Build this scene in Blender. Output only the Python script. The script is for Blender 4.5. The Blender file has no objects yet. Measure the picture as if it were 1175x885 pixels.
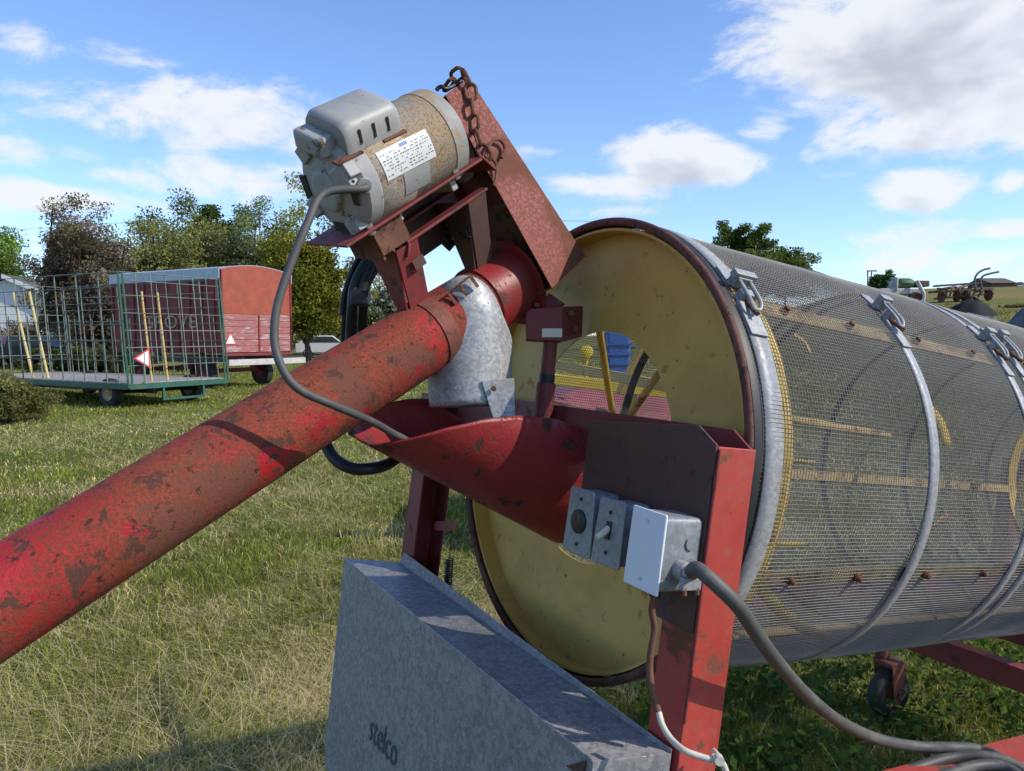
import bpy, math, random
import numpy as np
random.seed(5)
rng = np.random.default_rng(11)
sc = bpy.context.scene
COL = sc.collection
A = np.array

# ------------------------------------------------------------------ camera frame and survey helpers
FPX, CX, CY, EYE = 880.0, 587.5, 442.5, 1.5
PIT = math.atan(57.5 / FPX)
RV = A([1.0, 0, 0]); FV = A([0, math.cos(PIT), -math.sin(PIT)]); UV = A([0, math.sin(PIT), math.cos(PIT)])
CAM = A([0, 0, EYE])
def c2w(v): return v[0] * RV + v[1] * UV + v[2] * FV
def ray(px, py): return c2w(((px - CX) / FPX, -(py - CY) / FPX, 1.0))
def at(px, py, d): return CAM + ray(px, py) * d
def unit(v): v = A(v, float); return v / np.linalg.norm(v)
def plane_hit(px, py, n, P0):
    r = ray(px, py); return CAM + r * (((P0 - CAM) @ n) / (r @ n))

cam_d = bpy.data.cameras.new('camera'); cam = bpy.data.objects.new('camera', cam_d); COL.objects.link(cam)
cam.location = CAM; cam.rotation_euler = (math.pi / 2 - PIT, 0, 0)
cam_d.sensor_width = 36; cam_d.lens = 36 * FPX / 1175; cam_d.clip_end = 5000; cam_d.clip_start = 0.02
sc.camera = cam
sc.view_settings.view_transform = 'Standard'; sc.view_settings.look = 'None'; sc.view_settings.exposure = 0
sc.cycles.max_bounces = 5; sc.cycles.diffuse_bounces = 3; sc.cycles.glossy_bounces = 3; sc.cycles.transmission_bounces = 3
sc.cycles.use_adaptive_sampling = True; sc.cycles.adaptive_threshold = .03; sc.cycles.use_denoising = True

# machine frame: a = drum axis (away), l = across (to the far left), u = up the posts
C0 = CAM + c2w(((656.37 - CX) / FPX * 1.45, -(509.9 - CY) / FPX * 1.45, 1.45))
ax = unit(c2w(((2039 - CX) / FPX, -(621.5 - CY) / FPX, 1)))
_l0 = np.cross(ax, UV); _l0 = -unit(_l0) if (_l0 @ FV) < 0 else unit(_l0)
_u0 = np.cross(_l0, ax); _u0 = _u0 if _u0[2] > 0 else -_u0
_t = math.radians(4)
lx = _l0 * math.cos(_t) + _u0 * math.sin(_t); ux = _u0 * math.cos(_t) - _l0 * math.sin(_t)
DR = 0.4214
def M(a, l, u): return C0 + ax * a + lx * l + ux * u
def MA(px, py, k): return plane_hit(px, py, ax, C0 + ax * k)
def ML(px, py, k): return plane_hit(px, py, lx, C0 + lx * k)
def MU(px, py, k): return plane_hit(px, py, ux, C0 + ux * k)

SUN = unit((.727, -.242, .62))

# ------------------------------------------------------------------ terrain height
def ss(x): x = np.clip(x, 0, 1); return x * x * (3 - 2 * x)
def gz(x, y):
    x = np.asarray(x, float); y = np.asarray(y, float)
    r = np.hypot(x, y)
    side = ss((x - .12 * y) / (.38 * np.maximum(y, 1)))
    return 8.0 * side * np.clip((r - 12) / 110, 0, 1) ** .8 * (y > 0) + .02 * np.sin(x * 1.3) * np.sin(y * .9 + 1) * np.clip(r / 8, 0, 1)
def ground(x, y, dz=0): return A([x, y, float(gz(x, y)) + dz])

# ------------------------------------------------------------------ materials
def new_mat(name):
    m = bpy.data.materials.new(name); m.use_nodes = True
    nt = m.node_tree; b = nt.nodes['Principled BSDF']
    return m, nt, b
def col4(c): return (c[0], c[1], c[2], 1)
def tex_noise(nt, vec, scale, detail=4, rough=.6, dist=0.0):
    n = nt.nodes.new('ShaderNodeTexNoise'); n.inputs['Scale'].default_value = scale
    n.inputs['Detail'].default_value = detail; n.inputs['Roughness'].default_value = rough; n.inputs['Distortion'].default_value = dist
    nt.links.new(vec, n.inputs['Vector']); return n.outputs['Fac']
def ramp(nt, fac, lo, hi):
    r = nt.nodes.new('ShaderNodeMapRange'); r.interpolation_type = 'SMOOTHSTEP'
    r.inputs['From Min'].default_value = lo; r.inputs['From Max'].default_value = hi
    nt.links.new(fac, r.inputs['Value']); return r.outputs['Result']
def mixc(nt, fac, c1, c2):
    n = nt.nodes.new('ShaderNodeMix'); n.data_type = 'RGBA'
    for i, c in ((6, c1), (7, c2)):
        if isinstance(c, tuple): n.inputs[i].default_value = col4(c)
        else: nt.links.new(c, n.inputs[i])
    if isinstance(fac, float): n.inputs[0].default_value = fac
    else: nt.links.new(fac, n.inputs[0])
    return n.outputs[2]
def math_n(nt, op, *args):
    n = nt.nodes.new('ShaderNodeMath'); n.operation = op
    for i, v in enumerate(args):
        if isinstance(v, (int, float)): n.inputs[i].default_value = v
        else: nt.links.new(v, n.inputs[i])
    return n.outputs[0]
def mapped(nt, scale=(1, 1, 1), loc=(0, 0, 0)):
    tc = nt.nodes.new('ShaderNodeTexCoord'); mp = nt.nodes.new('ShaderNodeMapping')
    mp.inputs['Scale'].default_value = scale; mp.inputs['Location'].default_value = loc
    nt.links.new(tc.outputs['Object'], mp.inputs['Vector']); return mp.outputs['Vector']
def surf(name, base, var=None, layers=(), rough=.55, metal=0.0, bump=.15, bscale=120, spec=.4, seed=0.0, stretch=(1, 1, 1), vscale=6):
    """paint / metal: base colour, broad variation, then layers of (colour, noise scale, lo, hi, roughness)"""
    m, nt, b = new_mat(name)
    v = mapped(nt, stretch, (seed, seed * .7, seed * 1.3))
    c = base
    if var: c = mixc(nt, ramp(nt, tex_noise(nt, v, vscale, 5, .6), .32, .68), base, var)
    rg = None
    hgt = None
    for (lc, s, lo, hi, lr) in layers:
        f = ramp(nt, tex_noise(nt, v, s, 8, .68, .3), lo, hi)
        c = mixc(nt, f, c, lc)
        hgt = f if hgt is None else math_n(nt, 'ADD', hgt, f)
        if rg is None: rg = math_n(nt, 'ADD', rough, 0.0)
        rg = math_n(nt, 'ADD', math_n(nt, 'MULTIPLY', rg, math_n(nt, 'SUBTRACT', 1.0, f)), math_n(nt, 'MULTIPLY', f, lr))
    if isinstance(c, tuple): b.inputs['Base Color'].default_value = col4(c)
    else: nt.links.new(c, b.inputs['Base Color'])
    if rg is None: b.inputs['Roughness'].default_value = rough
    else: nt.links.new(rg, b.inputs['Roughness'])
    b.inputs['Metallic'].default_value = metal; b.inputs['Specular IOR Level'].default_value = spec
    if bump:
        fine = tex_noise(nt, v, bscale, 4, .6)
        h = fine if hgt is None else math_n(nt, 'SUBTRACT', math_n(nt, 'MULTIPLY', fine, .6), math_n(nt, 'MULTIPLY', hgt, .5))
        bn = nt.nodes.new('ShaderNodeBump'); bn.inputs['Strength'].default_value = bump; bn.inputs['Distance'].default_value = .004
        nt.links.new(h, bn.inputs['Height']); nt.links.new(bn.outputs['Normal'], b.inputs['Normal'])
    return m
def galv(name, c1, c2, metal=.55, rough=.45, sp=90, dirt=None, fleck=None):
    m, nt, b = new_mat(name)
    v = mapped(nt)
    vo = nt.nodes.new('ShaderNodeTexVoronoi'); vo.inputs['Scale'].default_value = sp
    wr = nt.nodes.new('ShaderNodeVectorMath'); wr.operation = 'ADD'
    no = nt.nodes.new('ShaderNodeTexNoise'); no.inputs['Scale'].default_value = 60
    sc2 = nt.nodes.new('ShaderNodeVectorMath'); sc2.operation = 'SCALE'; sc2.inputs['Scale'].default_value = .012
    nt.links.new(v, no.inputs['Vector']); nt.links.new(no.outputs['Color'], sc2.inputs[0])
    nt.links.new(v, wr.inputs[0]); nt.links.new(sc2.outputs[0], wr.inputs[1]); nt.links.new(wr.outputs[0], vo.inputs['Vector'])
    sp_ = nt.nodes.new('ShaderNodeSeparateColor'); nt.links.new(vo.outputs['Color'], sp_.inputs[0])
    f = math_n(nt, 'ADD', math_n(nt, 'MULTIPLY', sp_.outputs[0], .5), math_n(nt, 'MULTIPLY', tex_noise(nt, v, 14, 6, .7), .6))
    c = mixc(nt, ramp(nt, f, .3, .8), c1, c2)
    if dirt: c = mixc(nt, ramp(nt, tex_noise(nt, v, 9, 8, .72, .4), dirt[1], dirt[2]), c, dirt[0])
    if fleck: c = mixc(nt, ramp(nt, tex_noise(nt, v, 330, 2, .5), .63, .70), c, fleck)
    nt.links.new(c, b.inputs['Base Color'])
    b.inputs['Metallic'].default_value = metal
    nt.links.new(math_n(nt, 'ADD', rough - .08, math_n(nt, 'MULTIPLY', sp_.outputs[1], .18)), b.inputs['Roughness'])
    bn = nt.nodes.new('ShaderNodeBump'); bn.inputs['Strength'].default_value = .08; bn.inputs['Distance'].default_value = .003
    nt.links.new(tex_noise(nt, v, 30, 6, .65), bn.inputs['Height']); nt.links.new(bn.outputs['Normal'], b.inputs['Normal'])
    return m
def leafmat(name, trans=.35):
    m = bpy.data.materials.new(name); m.use_nodes = True; nt = m.node_tree; nt.nodes.clear()
    o = nt.nodes.new('ShaderNodeOutputMaterial'); at_ = nt.nodes.new('ShaderNodeAttribute'); at_.attribute_name = 'tint'
    d = nt.nodes.new('ShaderNodeBsdfDiffuse'); t = nt.nodes.new('ShaderNodeBsdfTranslucent'); mx = nt.nodes.new('ShaderNodeMixShader')
    nt.links.new(at_.outputs['Color'], d.inputs['Color']); nt.links.new(at_.outputs['Color'], t.inputs['Color'])
    mx.inputs[0].default_value = trans
    nt.links.new(d.outputs[0], mx.inputs[1]); nt.links.new(t.outputs[0], mx.inputs[2]); nt.links.new(mx.outputs[0], o.inputs[0])
    return m
RUST = (.13, .045, .02); RUSTD = (.055, .024, .016)
m_tube = surf('auger_paint', (.34, .012, .018), (.30, .022, .020),
              [((.23, .052, .026), 2.6, .40, .58, .75), ((.145, .042, .022), 230, .42, .58, .9), ((.36, .014, .02), 4.6, .56, .66, .5), ((.15, .052, .032), 5, .535, .585, .85), ((.30, .014, .02), 13, .60, .63, .5), ((.085, .036, .026), 30, .575, .60, .9), ((.05, .024, .018), 75, .60, .63, .9), ((.30, .12, .06), 260, .62, .70, .9), ((.05, .022, .016), 90, .64, .70, .9)], .6, bump=.35, bscale=240, vscale=3, spec=.25)
m_head = surf('head_paint', (.25, .014, .018), (.17, .022, .018), [((.08, .03, .022), 24, .56, .66, .85), ((.16, .05, .025), 120, .58, .68, .9)], .45, bump=.2, vscale=9)
m_guard = surf('guard_paint', (.235, .046, .034), (.18, .034, .024), [((.19, .068, .034), 170, .46, .60, .9), ((.14, .052, .027), 8, .46, .62, .9), ((.10, .035, .02), 160, .6, .68, .9)], .6, bump=.25, bscale=200, vscale=7)
m_post = surf('post_paint', (.38, .048, .036), (.32, .036, .028), [((.42, .085, .065), 4, .5, .75, .6), ((.27, .075, .045), 60, .56, .66, .8), ((.15, .055, .03), 9, .57, .63, .9), ((.06, .03, .02), 90, .66, .70, .9)], .5, bump=.15, vscale=8, seed=3)
m_frame = surf('frame_paint', (.20, .030, .028), (.14, .026, .022), [((.07, .032, .022), 20, .54, .66, .85), ((.13, .05, .03), 90, .6, .68, .9)], .55, bump=.2, seed=7)
m_scoop = surf('scoop_paint', (.26, .022, .022), (.20, .018, .017), [((.055, .024, .016), 16, .575, .615, .9), ((.09, .032, .02), 60, .62, .67, .9)], .42, bump=.45, bscale=120, vscale=5, seed=2)
m_yellow = surf('yellow_paint', (.60, .385, .095), (.55, .345, .082), [((.47, .285, .065), 3, .46, .72, .6), ((.40, .235, .06), 22, .60, .66, .8), ((.12, .075, .03), 42, .64, .68, .8), ((.20, .11, .04), 130, .66, .70, .9), ((.30, .18, .06), 14, .64, .74, .9)], .5, bump=.12, vscale=2)
m_ypipe = surf('yellow_bar_paint', (.52, .36, .045), (.40, .26, .05), [((.16, .07, .03), 40, .58, .66, .9)], .5, bump=.1)
m_yslat = surf('yellow_slat_paint', (.42, .31, .11), (.34, .23, .09), [((.17, .075, .035), 30, .48, .62, .9), ((.38, .32, .2), 60, .52, .65, .8)], .6, bump=.2)
m_rust = surf('rusty_steel', (.13, .055, .035), (.20, .09, .05), [((.06, .026, .018), 40, .5, .65, .95)], .85, metal=.2, bump=.4, bscale=200)
m_clampdim = surf('clamp_dimming_dark', (.035, .034, .032), rough=.9, bump=0)  # near-black for the added strips that dim the clamps' sunlit inner faces
m_strap = surf('strap_paint', (.20, .045, .032), (.15, .05, .03), [((.10, .045, .025), 60, .48, .62, .9)], .7, bump=.2)
m_rim = surf('rusty_rim', (.16, .06, .042), (.11, .042, .03), [((.05, .024, .018), 60, .5, .65, .9), ((.26, .13, .06), 90, .6, .7, .9)], .8, bump=.5, bscale=150)
m_galv = galv('galvanised_sheet', (.185, .182, .180), (.29, .285, .28), .12, .5, 120, ((.14, .14, .14), .50, .8), (.48, .48, .47))
m_spout = galv('galvanised_spout', (.25, .26, .275), (.40, .405, .40), .25, .55, 210, ((.30, .26, .20), .50, .78))
m_clamp = galv('galvanised_clamp', (.24, .245, .25), (.33, .335, .34), .2, .55, 200, ((.20, .17, .14), .55, .8))
m_wire = surf('zinc_wire', (.25, .245, .235), (.18, .175, .165), rough=.7, metal=.0, bump=0, spec=.25, vscale=4)
m_black = surf('black_rubber', (.012, .012, .013), (.02, .02, .022), rough=.5, bump=.08)
m_grey_cord = surf('grey_rubber', (.062, .058, .055), (.085, .08, .075), [((.12, .108, .09), 30, .55, .75, .8)], .6, bump=.1, bscale=300)
m_conduit = surf('grey_jacket', (.062, .060, .056), (.08, .077, .07), [((.16, .14, .11), 22, .5, .72, .8)], .55, bump=.1, bscale=300)
m_motor = surf('motor_paint', (.34, .325, .29), (.29, .28, .25), [((.40, .29, .17), 6, .44, .58, .85), ((.27, .15, .07), 330, .49, .58, .95), ((.17, .08, .04), 9, .57, .66, .9), ((.34, .33, .30), 40, .58, .66, .5)], .5, bump=.15, seed=1.3)
m_motorc = surf('motor_cap_paint', (.27, .275, .26), (.32, .315, .29), [((.16, .12, .09), 70, .60, .67, .9), ((.25, .25, .24), 9, .5, .65, .6)], .45, bump=.05)
m_bell = surf('motor_bell_paint', (.34, .335, .32), (.26, .25, .24), [((.11, .085, .06), 28, .56, .64, .9)], .55, bump=.2)
m_plate = surf('label_white', (.60, .60, .57), (.50, .50, .47), rough=.4, bump=0)
m_print = surf('dark_print', (.06, .065, .085), rough=.6, bump=0)
m_blueprint = surf('blue_print', (.05, .16, .36), rough=.5, bump=0)
m_box = galv('zinc_box', (.20, .215, .225), (.27, .285, .295), .2, .45, 160)
m_white = surf('white_plastic', (.72, .74, .78), rough=.35, bump=0)
m_ivory = surf('ivory_plastic', (.62, .56, .42), rough=.4, bump=0)
m_dark = surf('dark_plastic', (.02, .018, .018), rough=.4, bump=0)
m_bolt = surf('bolt_zinc', (.5, .48, .44), (.35, .3, .25), rough=.4, metal=.7, bump=.05)
m_brown = surf('brown_cord', (.19, .085, .05), (.12, .05, .03), rough=.7, bump=.2)
m_tie = surf('dirty_tie', (.62, .58, .48), (.5, .46, .38), rough=.5, bump=0)
m_dkplate = surf('dark_brown_plate', (.095, .042, .030), (.075, .038, .030), [((.05, .032, .028), 30, .55, .7, .9)], .65, bump=.1)  # dark brown base with darker blotches
m_tyre = surf('tyre', (.022, .021, .02), (.04, .037, .033), rough=.85, bump=.3)

# ------------------------------------------------------------------ objects and meshes
OFF = {}
def thing(name, label, cat, loc, group=None, kind=None):
    o = bpy.data.objects.new(name, None); COL.objects.link(o); o.location = loc; o.empty_display_size = .1
    o['label'] = label; o['category'] = cat
    if group: o['group'] = group
    OFF[o.name] = A(loc, float); return o
def tag(o, label, cat, group=None):
    o['label'] = label; o['category'] = cat
    if group: o['group'] = group
    return o
def link_mesh(name, me, mat, parent=None, loc=None):
    o = bpy.data.objects.new(name, me); COL.objects.link(o)
    if mat: me.materials.append(mat)
    if parent is not None: o.parent = parent; OFF[o.name] = OFF[parent.name]
    else:
        loc = A(loc if loc is not None else (0, 0, 0), float); o.location = loc; OFF[o.name] = loc
    return o
def np_mesh(name, V, F, mat, parent=None, loc=None, smooth=False, tint=None):
    """F: (n,k) array of equal-size faces"""
    off = OFF[parent.name] if parent is not None else A(loc if loc is not None else (0, 0, 0), float)
    V = np.asarray(V, np.float32) - off.astype(np.float32); F = np.asarray(F, np.int32)
    me = bpy.data.meshes.new(name); n, k = F.shape
    me.vertices.add(len(V)); me.vertices.foreach_set('co', V.ravel())
    me.loops.add(n * k); me.loops.foreach_set('vertex_index', F.ravel())
    me.polygons.add(n); me.polygons.foreach_set('loop_start', np.arange(0, n * k, k, dtype=np.int32))
    me.update(calc_edges=True)
    if smooth: me.polygons.foreach_set('use_smooth', np.ones(n, bool))
    if tint is not None:
        at_ = me.color_attributes.new('tint', 'FLOAT_COLOR', 'POINT')
        c = np.ones((len(V), 4), np.float32); c[:, :3] = tint; at_.data.foreach_set('color', c.ravel())
    return link_mesh(name, me, mat, parent, loc)
class MB:
    def __init__(s): s.v = []; s.f = []
    def add(s, V, F):
        b = len(s.v); s.v += [tuple(map(float, p)) for p in V]; s.f += [tuple(i + b for i in f) for f in F]; return s
    def box(s, o, e1, e2, e3):
        o, e1, e2, e3 = map(lambda q: A(q, float), (o, e1, e2, e3))
        V = [o, o + e1, o + e1 + e2, o + e2, o + e3, o + e1 + e3, o + e1 + e2 + e3, o + e2 + e3]
        F = [(0, 3, 2, 1), (4, 5, 6, 7), (0, 1, 5, 4), (1, 2, 6, 5), (2, 3, 7, 6), (3, 0, 4, 7)]
        if np.cross(e1, e2) @ e3 < 0: F = [f[::-1] for f in F]
        return s.add(V, F)
    def mbox(s, a0, a1, l0, l1, u0, u1):          # box in the machine frame
        return s.box(M(a0, l0, u0), ax * (a1 - a0), lx * (l1 - l0), ux * (u1 - u0))
    def cbox(s, c, hx, hy, hz):                    # centre and half-axis vectors
        c = A(c, float); hx, hy, hz = A(hx), A(hy), A(hz)
        return s.box(c - hx - hy - hz, 2 * hx, 2 * hy, 2 * hz)
    def prism(s, poly, vec):
        P = [A(p, float) for p in poly]; vec = A(vec, float); n = len(P)
        nrm = sum(np.cross(P[i] - P[0], P[(i + 1) % n] - P[0]) for i in range(n))
        if nrm @ vec > 0: P = P[::-1]
        V = P + [p + vec for p in P]
        F = [tuple(range(n)), tuple(range(2 * n - 1, n - 1, -1))] + [(i, i + n, (i + 1) % n + n, (i + 1) % n) for i in range(n)]
        return s.add(V, F)
    def tube(s, path, r, n=12, caps=True, squash=None):
        P = [A(p, float) for p in path]; k = len(P)
        rr = [r] * k if np.isscalar(r) else list(r)
        T = [unit(P[min(i + 1, k - 1)] - P[max(i - 1, 0)]) for i in range(k)]
        h = A([0, 0, 1.0]) if abs(T[0][2]) < .9 else A([1.0, 0, 0])
        X = unit(np.cross(T[0], h)); V = []
        for i in range(k):
            X = unit(X - T[i] * (X @ T[i])); Y = np.cross(T[i], X)
            for j in range(n):
                t = 2 * math.pi * j / n; V.append(P[i] + rr[i] * (math.cos(t) * X + math.sin(t) * Y))
        F = [(i * n + j, i * n + (j + 1) % n, (i + 1) * n + (j + 1) % n, (i + 1) * n + j) for i in range(k - 1) for j in range(n)]
        if caps: F += [tuple(range(n - 1, -1, -1)), tuple(range((k - 1) * n, k * n))]
        return s.add(V, F)
    def lathe(s, o, d, prof, n=32, x=None, close=False):
        """prof: list of (along, radius)"""
        o = A(o, float); d = unit(d)
        if x is None: x = np.cross(d, A([0, 0, 1.0]) if abs(d[2]) < .9 else A([1.0, 0, 0]))
        x = unit(x); y = np.cross(d, x); V = []
        for (t, r) in prof:
            for j in range(n):
                q = 2 * math.pi * j / n; V.append(o + d * t + r * (math.cos(q) * x + math.sin(q) * y))
        k = len(prof); F = []
        for i in range(k if close else k - 1):
            i2 = (i + 1) % k
            for j in range(n):
                F.append((i * n + j, i * n + (j + 1) % n, i2 * n + (j + 1) % n, i2 * n + j))
        return s.add(V, F)
    def disc(s, o, d, r, n=24):
        o = A(o, float); d = unit(d); x = unit(np.cross(d, A([0, 0, 1.0]) if abs(d[2]) < .9 else A([1.0, 0, 0]))); y = np.cross(d, x)
        return s.add([o + r * (math.cos(2 * math.pi * j / n) * x + math.sin(2 * math.pi * j / n) * y) for j in range(n)], [tuple(range(n))])
    def build(s, name, mat, parent=None, loc=None, smooth=35, bevel=0, solid=0, seg=2):
        off = OFF[parent.name] if parent is not None else A(loc if loc is not None else (0, 0, 0), float)
        me = bpy.data.meshes.new(name)
        me.from_pydata([tuple(A(p) - off) for p in s.v], [], s.f); me.update()
        if smooth:
            me.polygons.foreach_set('use_smooth', [True] * len(me.polygons)); me.set_sharp_from_angle(angle=math.radians(smooth))
        o = link_mesh(name, me, mat, parent, loc)
        if solid:
            d = o.modifiers.new('thick', 'SOLIDIFY'); d.thickness = solid; d.offset = 0
        if bevel:
            b = o.modifiers.new('bevel', 'BEVEL'); b.width = bevel; b.segments = seg; b.limit_method = 'ANGLE'; b.angle_limit = math.radians(40)
        return o
def spline(pts, n=10):
    P = [A(p, float) for p in pts]; P = [2 * P[0] - P[1]] + P + [2 * P[-1] - P[-2]]; out = []
    for i in range(1, len(P) - 2):
        p0, p1, p2, p3 = P[i - 1:i + 3]
        for k in range(n):
            t = k / n
            out.append(.5 * (2 * p1 + (p2 - p0) * t + (2 * p0 - 5 * p1 + 4 * p2 - p3) * t * t + (3 * p1 - p0 - 3 * p2 + p3) * t ** 3))
    out.append(P[-2]); return out
def copy_tree(o, delta=None, rz=None):
    c = o.copy(); COL.objects.link(c); OFF[c.name] = OFF[o.name]
    for ch in [x for x in o.children]:
        d = ch.copy(); COL.objects.link(d); d.parent = c
        for g in [x for x in ch.children]:
            e = g.copy(); COL.objects.link(e); e.parent = d
    return c
def lettering(text, origin, right, up, mat, parent, name='lettering', depth=None, shear=0.0):
    """real letters cut from the built-in font, laid on a surface: right = the line's full width, up = cap height"""
    cu = bpy.data.curves.new(name, 'FONT'); cu.body = text; cu.shear = shear
    t = bpy.data.objects.new('tmp_text', cu); COL.objects.link(t)
    dg = bpy.context.evaluated_depsgraph_get(); me = bpy.data.meshes.new_from_object(t.evaluated_get(dg))
    bpy.data.objects.remove(t)
    co = np.zeros(len(me.vertices) * 3); me.vertices.foreach_get('co', co); co = co.reshape(-1, 3)
    w = co[:, 0].max() - co[:, 0].min(); x0 = co[:, 0].min()
    W = A(origin) + np.outer((co[:, 0] - x0) / w, A(right)) + np.outer(co[:, 1] / .7, A(up)) - OFF[parent.name]
    me.vertices.foreach_set('co', W.ravel()); me.update(); me.materials.clear()
    return link_mesh(name, me, mat, parent)
def hexbolt(mb, p, n, r=.007, h=.006):
    mb.lathe(p, n, [(0, r), (h, r), (h, .0001)], 6)

# ================================================================== GRAIN SCREENER
scr = thing('grain_screener', 'rotary grain screener, yellow ended wire mesh drum slung in a red steel frame', 'grain screener', M(.3, 0, -1.0))
# end disc with round feed hole, recessed behind the rim
mb = MB()
HR = .222
prof = [(.045, HR), (.045, .30), (.043, .36), (.045, DR - .012), (.048, DR - .012), (.048, HR)]
mb.lathe(C0, ax, prof, 128, x=lx, close=True)
mb.build('end_disc', m_yellow, scr, smooth=30)
mb = MB()   # yellow drum ring behind the lip, seen inside
mb.lathe(C0, ax, [(.008, DR - .010), (.11, DR - .008), (.11, DR - .013), (.008, DR - .015)], 128, x=lx, close=True)
mb.build('drum_ring', m_yellow, scr, smooth=50)
mb = MB()   # rusty rolled lip
pr = [(.004 + .0055 * math.cos(t), DR + .001 + .0075 * math.sin(t)) for t in np.linspace(0, 2 * math.pi, 11)[:-1]]
mb.lathe(C0, ax, pr, 160, x=lx, close=True)
mb.build('rim', m_rim, scr, smooth=60)
mb = MB()   # black drive band behind the lip
mb.lathe(C0, ax, [(.010, DR - .006), (.012, DR + .004), (.018, DR + .006), (.026, DR + .006), (.028, DR - .006)], 160, x=lx, close=True)
mb.build('drive_band', m_black, scr, smooth=60)

# wire screen
LEN = 2.55
PIT_C, PIT_A, WR = 2 * math.pi * DR / 404, .0066, .00070
def wob(th, z): return .0022 * np.sin(2 * th + 6 * z + .4) * np.sin(4.1 * z) + .0010 * np.sin(11 * th + 9 * z) + .0016 * np.sin(3 * th + 2.1 * z) + .0012 * np.sin(7 * th - 5 * z + 1) + .0010 * np.sin(z * 13 + 2 * th)
VS, FS = [], []
base = 0
zs = np.arange(.030, LEN, PIT_A); nt_, kk = 150, 3
th = np.linspace(0, 2 * np.pi, nt_, endpoint=False)
TH, ZZ = np.meshgrid(th, zs, indexing='ij'); TH = TH.T; ZZ = ZZ.T     # (nz, nt)
RR = DR + .002 + wob(TH, ZZ)
rings = []
for q in range(kk):
    ang = 2 * np.pi * q / kk
    r = RR + WR * np.cos(ang); z = ZZ + WR * np.sin(ang)
    rings.append(C0 + z[..., None] * ax + (r * np.cos(TH))[..., None] * lx + (r * np.sin(TH))[..., None] * ux)
V1 = np.stack(rings, 2).reshape(-1, 3)                                  # (nz, nt, kk)
iz, it, iq = np.meshgrid(np.arange(len(zs)), np.arange(nt_), np.arange(kk), indexing='ij')
idx = lambda z, t, q: (z * nt_ + (t % nt_)) * kk + (q % kk)
F1 = np.stack([idx(iz, it, iq), idx(iz, it, iq + 1), idx(iz, it + 1, iq + 1), idx(iz, it + 1, iq)], -1).reshape(-1, 4)
nl = 404; th2 = np.linspace(0, 2 * np.pi, nl, endpoint=False); z2 = np.linspace(.030, LEN, 40)
TH, ZZ = np.meshgrid(th2, z2, indexing='ij'); RR = DR + .002 + wob(TH, ZZ) + .0008
rings = []
for q in range(kk):
    ang = 2 * np.pi * q / kk
    r = RR + WR * np.cos(ang); t = TH + WR * np.sin(ang) / DR
    rings.append(C0 + ZZ[..., None] * ax + (r * np.cos(t))[..., None] * lx + (r * np.sin(t))[..., None] * ux)
V2 = np.stack(rings, 2).reshape(-1, 3)
il, iz, iq = np.meshgrid(np.arange(nl), np.arange(len(z2) - 1), np.arange(kk), indexing='ij')
idx2 = lambda l_, z, q: (l_ * len(z2) + z) * kk + (q % kk) + len(V1)
F2 = np.stack([idx2(il, iz, iq), idx2(il, iz, iq + 1), idx2(il, iz + 1, iq + 1), idx2(il, iz + 1, iq)], -1).reshape(-1, 4)
np_mesh('wire_screen', np.vstack([V1, V2]), np.vstack([F1, F2]), m_wire, scr, smooth=True)

# yellow hoop under the mesh edge, more hoops, flat slats with bolts, spiral flighting
def dpt(a, t, r): return M(a, r * math.cos(t), r * math.sin(t))
for k, (a0, a1) in enumerate(((.076, .094), (2.46, 2.52))):
    mb = MB(); mb.lathe(C0, ax, [(a0, DR - .006), (a1, DR - .006), (a1, DR - .001), (a0, DR - .001)], 120, x=lx, close=True)
    mb.build('drum_hoop', m_ypipe, scr, smooth=40)
def slat(t):
    mb = MB(); r = DR - .003
    for i in range(1):
        pts = [(r, t - .033), (r, t + .033), (r - .006, t + .033), (r - .006, t - .033)]
        mb.prism([dpt(.10, tt, rr_) for rr_, tt in pts], ax * 2.38)
    o = mb.build('slat', m_yslat, scr, smooth=0, bevel=.001)
    for z in (.16, .33, .53, .72, .93, 1.14):
        p = dpt(z, t, DR + .003); n = unit(dpt(z, t, 1) - dpt(z, t, 0))
        MB().lathe(p, n, [(-.004, .008), (.001, .008), (.001, .0055), (.006, .005), (.008, .0001)], 10).build('bolt', m_rust, o)
# direction angles: visible side of the drum is -l
def tang(px, py, a0):
    best = None
    for t in np.linspace(0, 2 * math.pi, 1440):
        P = dpt(a0, t, DR); n = unit(dpt(a0, t, 1) - dpt(a0, t, 0))
        if (CAM - P) @ n < 0: continue
        v = P - CAM; x = CX + FPX * (v @ RV) / (v @ FV); y = CY - FPX * (v @ UV) / (v @ FV)
        d = math.hypot(x - px, y - py)
        if best is None or d < best[0]: best = (d, t)
    return best[1]
tA, tB = tang(905, 354, .16), tang(905, 655, .20)
print('SLAT', math.degrees(tA), math.degrees(tB))
for k in range(3): slat(tA + (tB - tA) * k / 2 if k != 1 else tA + (tB - tA) * .5) if k != 1 else None
for k in range(1, 4): slat(tB + (2 * math.pi - (tB - tA)) * k / 4)
def helix(t0, t1, a0, a1, w, name):
    n = 90; V = []; F = []
    for i in range(n + 1):
        s = i / n; t = t0 + (t1 - t0) * s; a_ = a0 + (a1 - a0) * s
        V += [dpt(a_, t, DR - .008), dpt(a_ + w, t, DR - .010)]
    F = [(2 * i, 2 * i + 1, 2 * i + 3, 2 * i + 2) for i in range(n)]
    MB().add(V, F).build(name, m_ypipe, scr, solid=.003)
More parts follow.
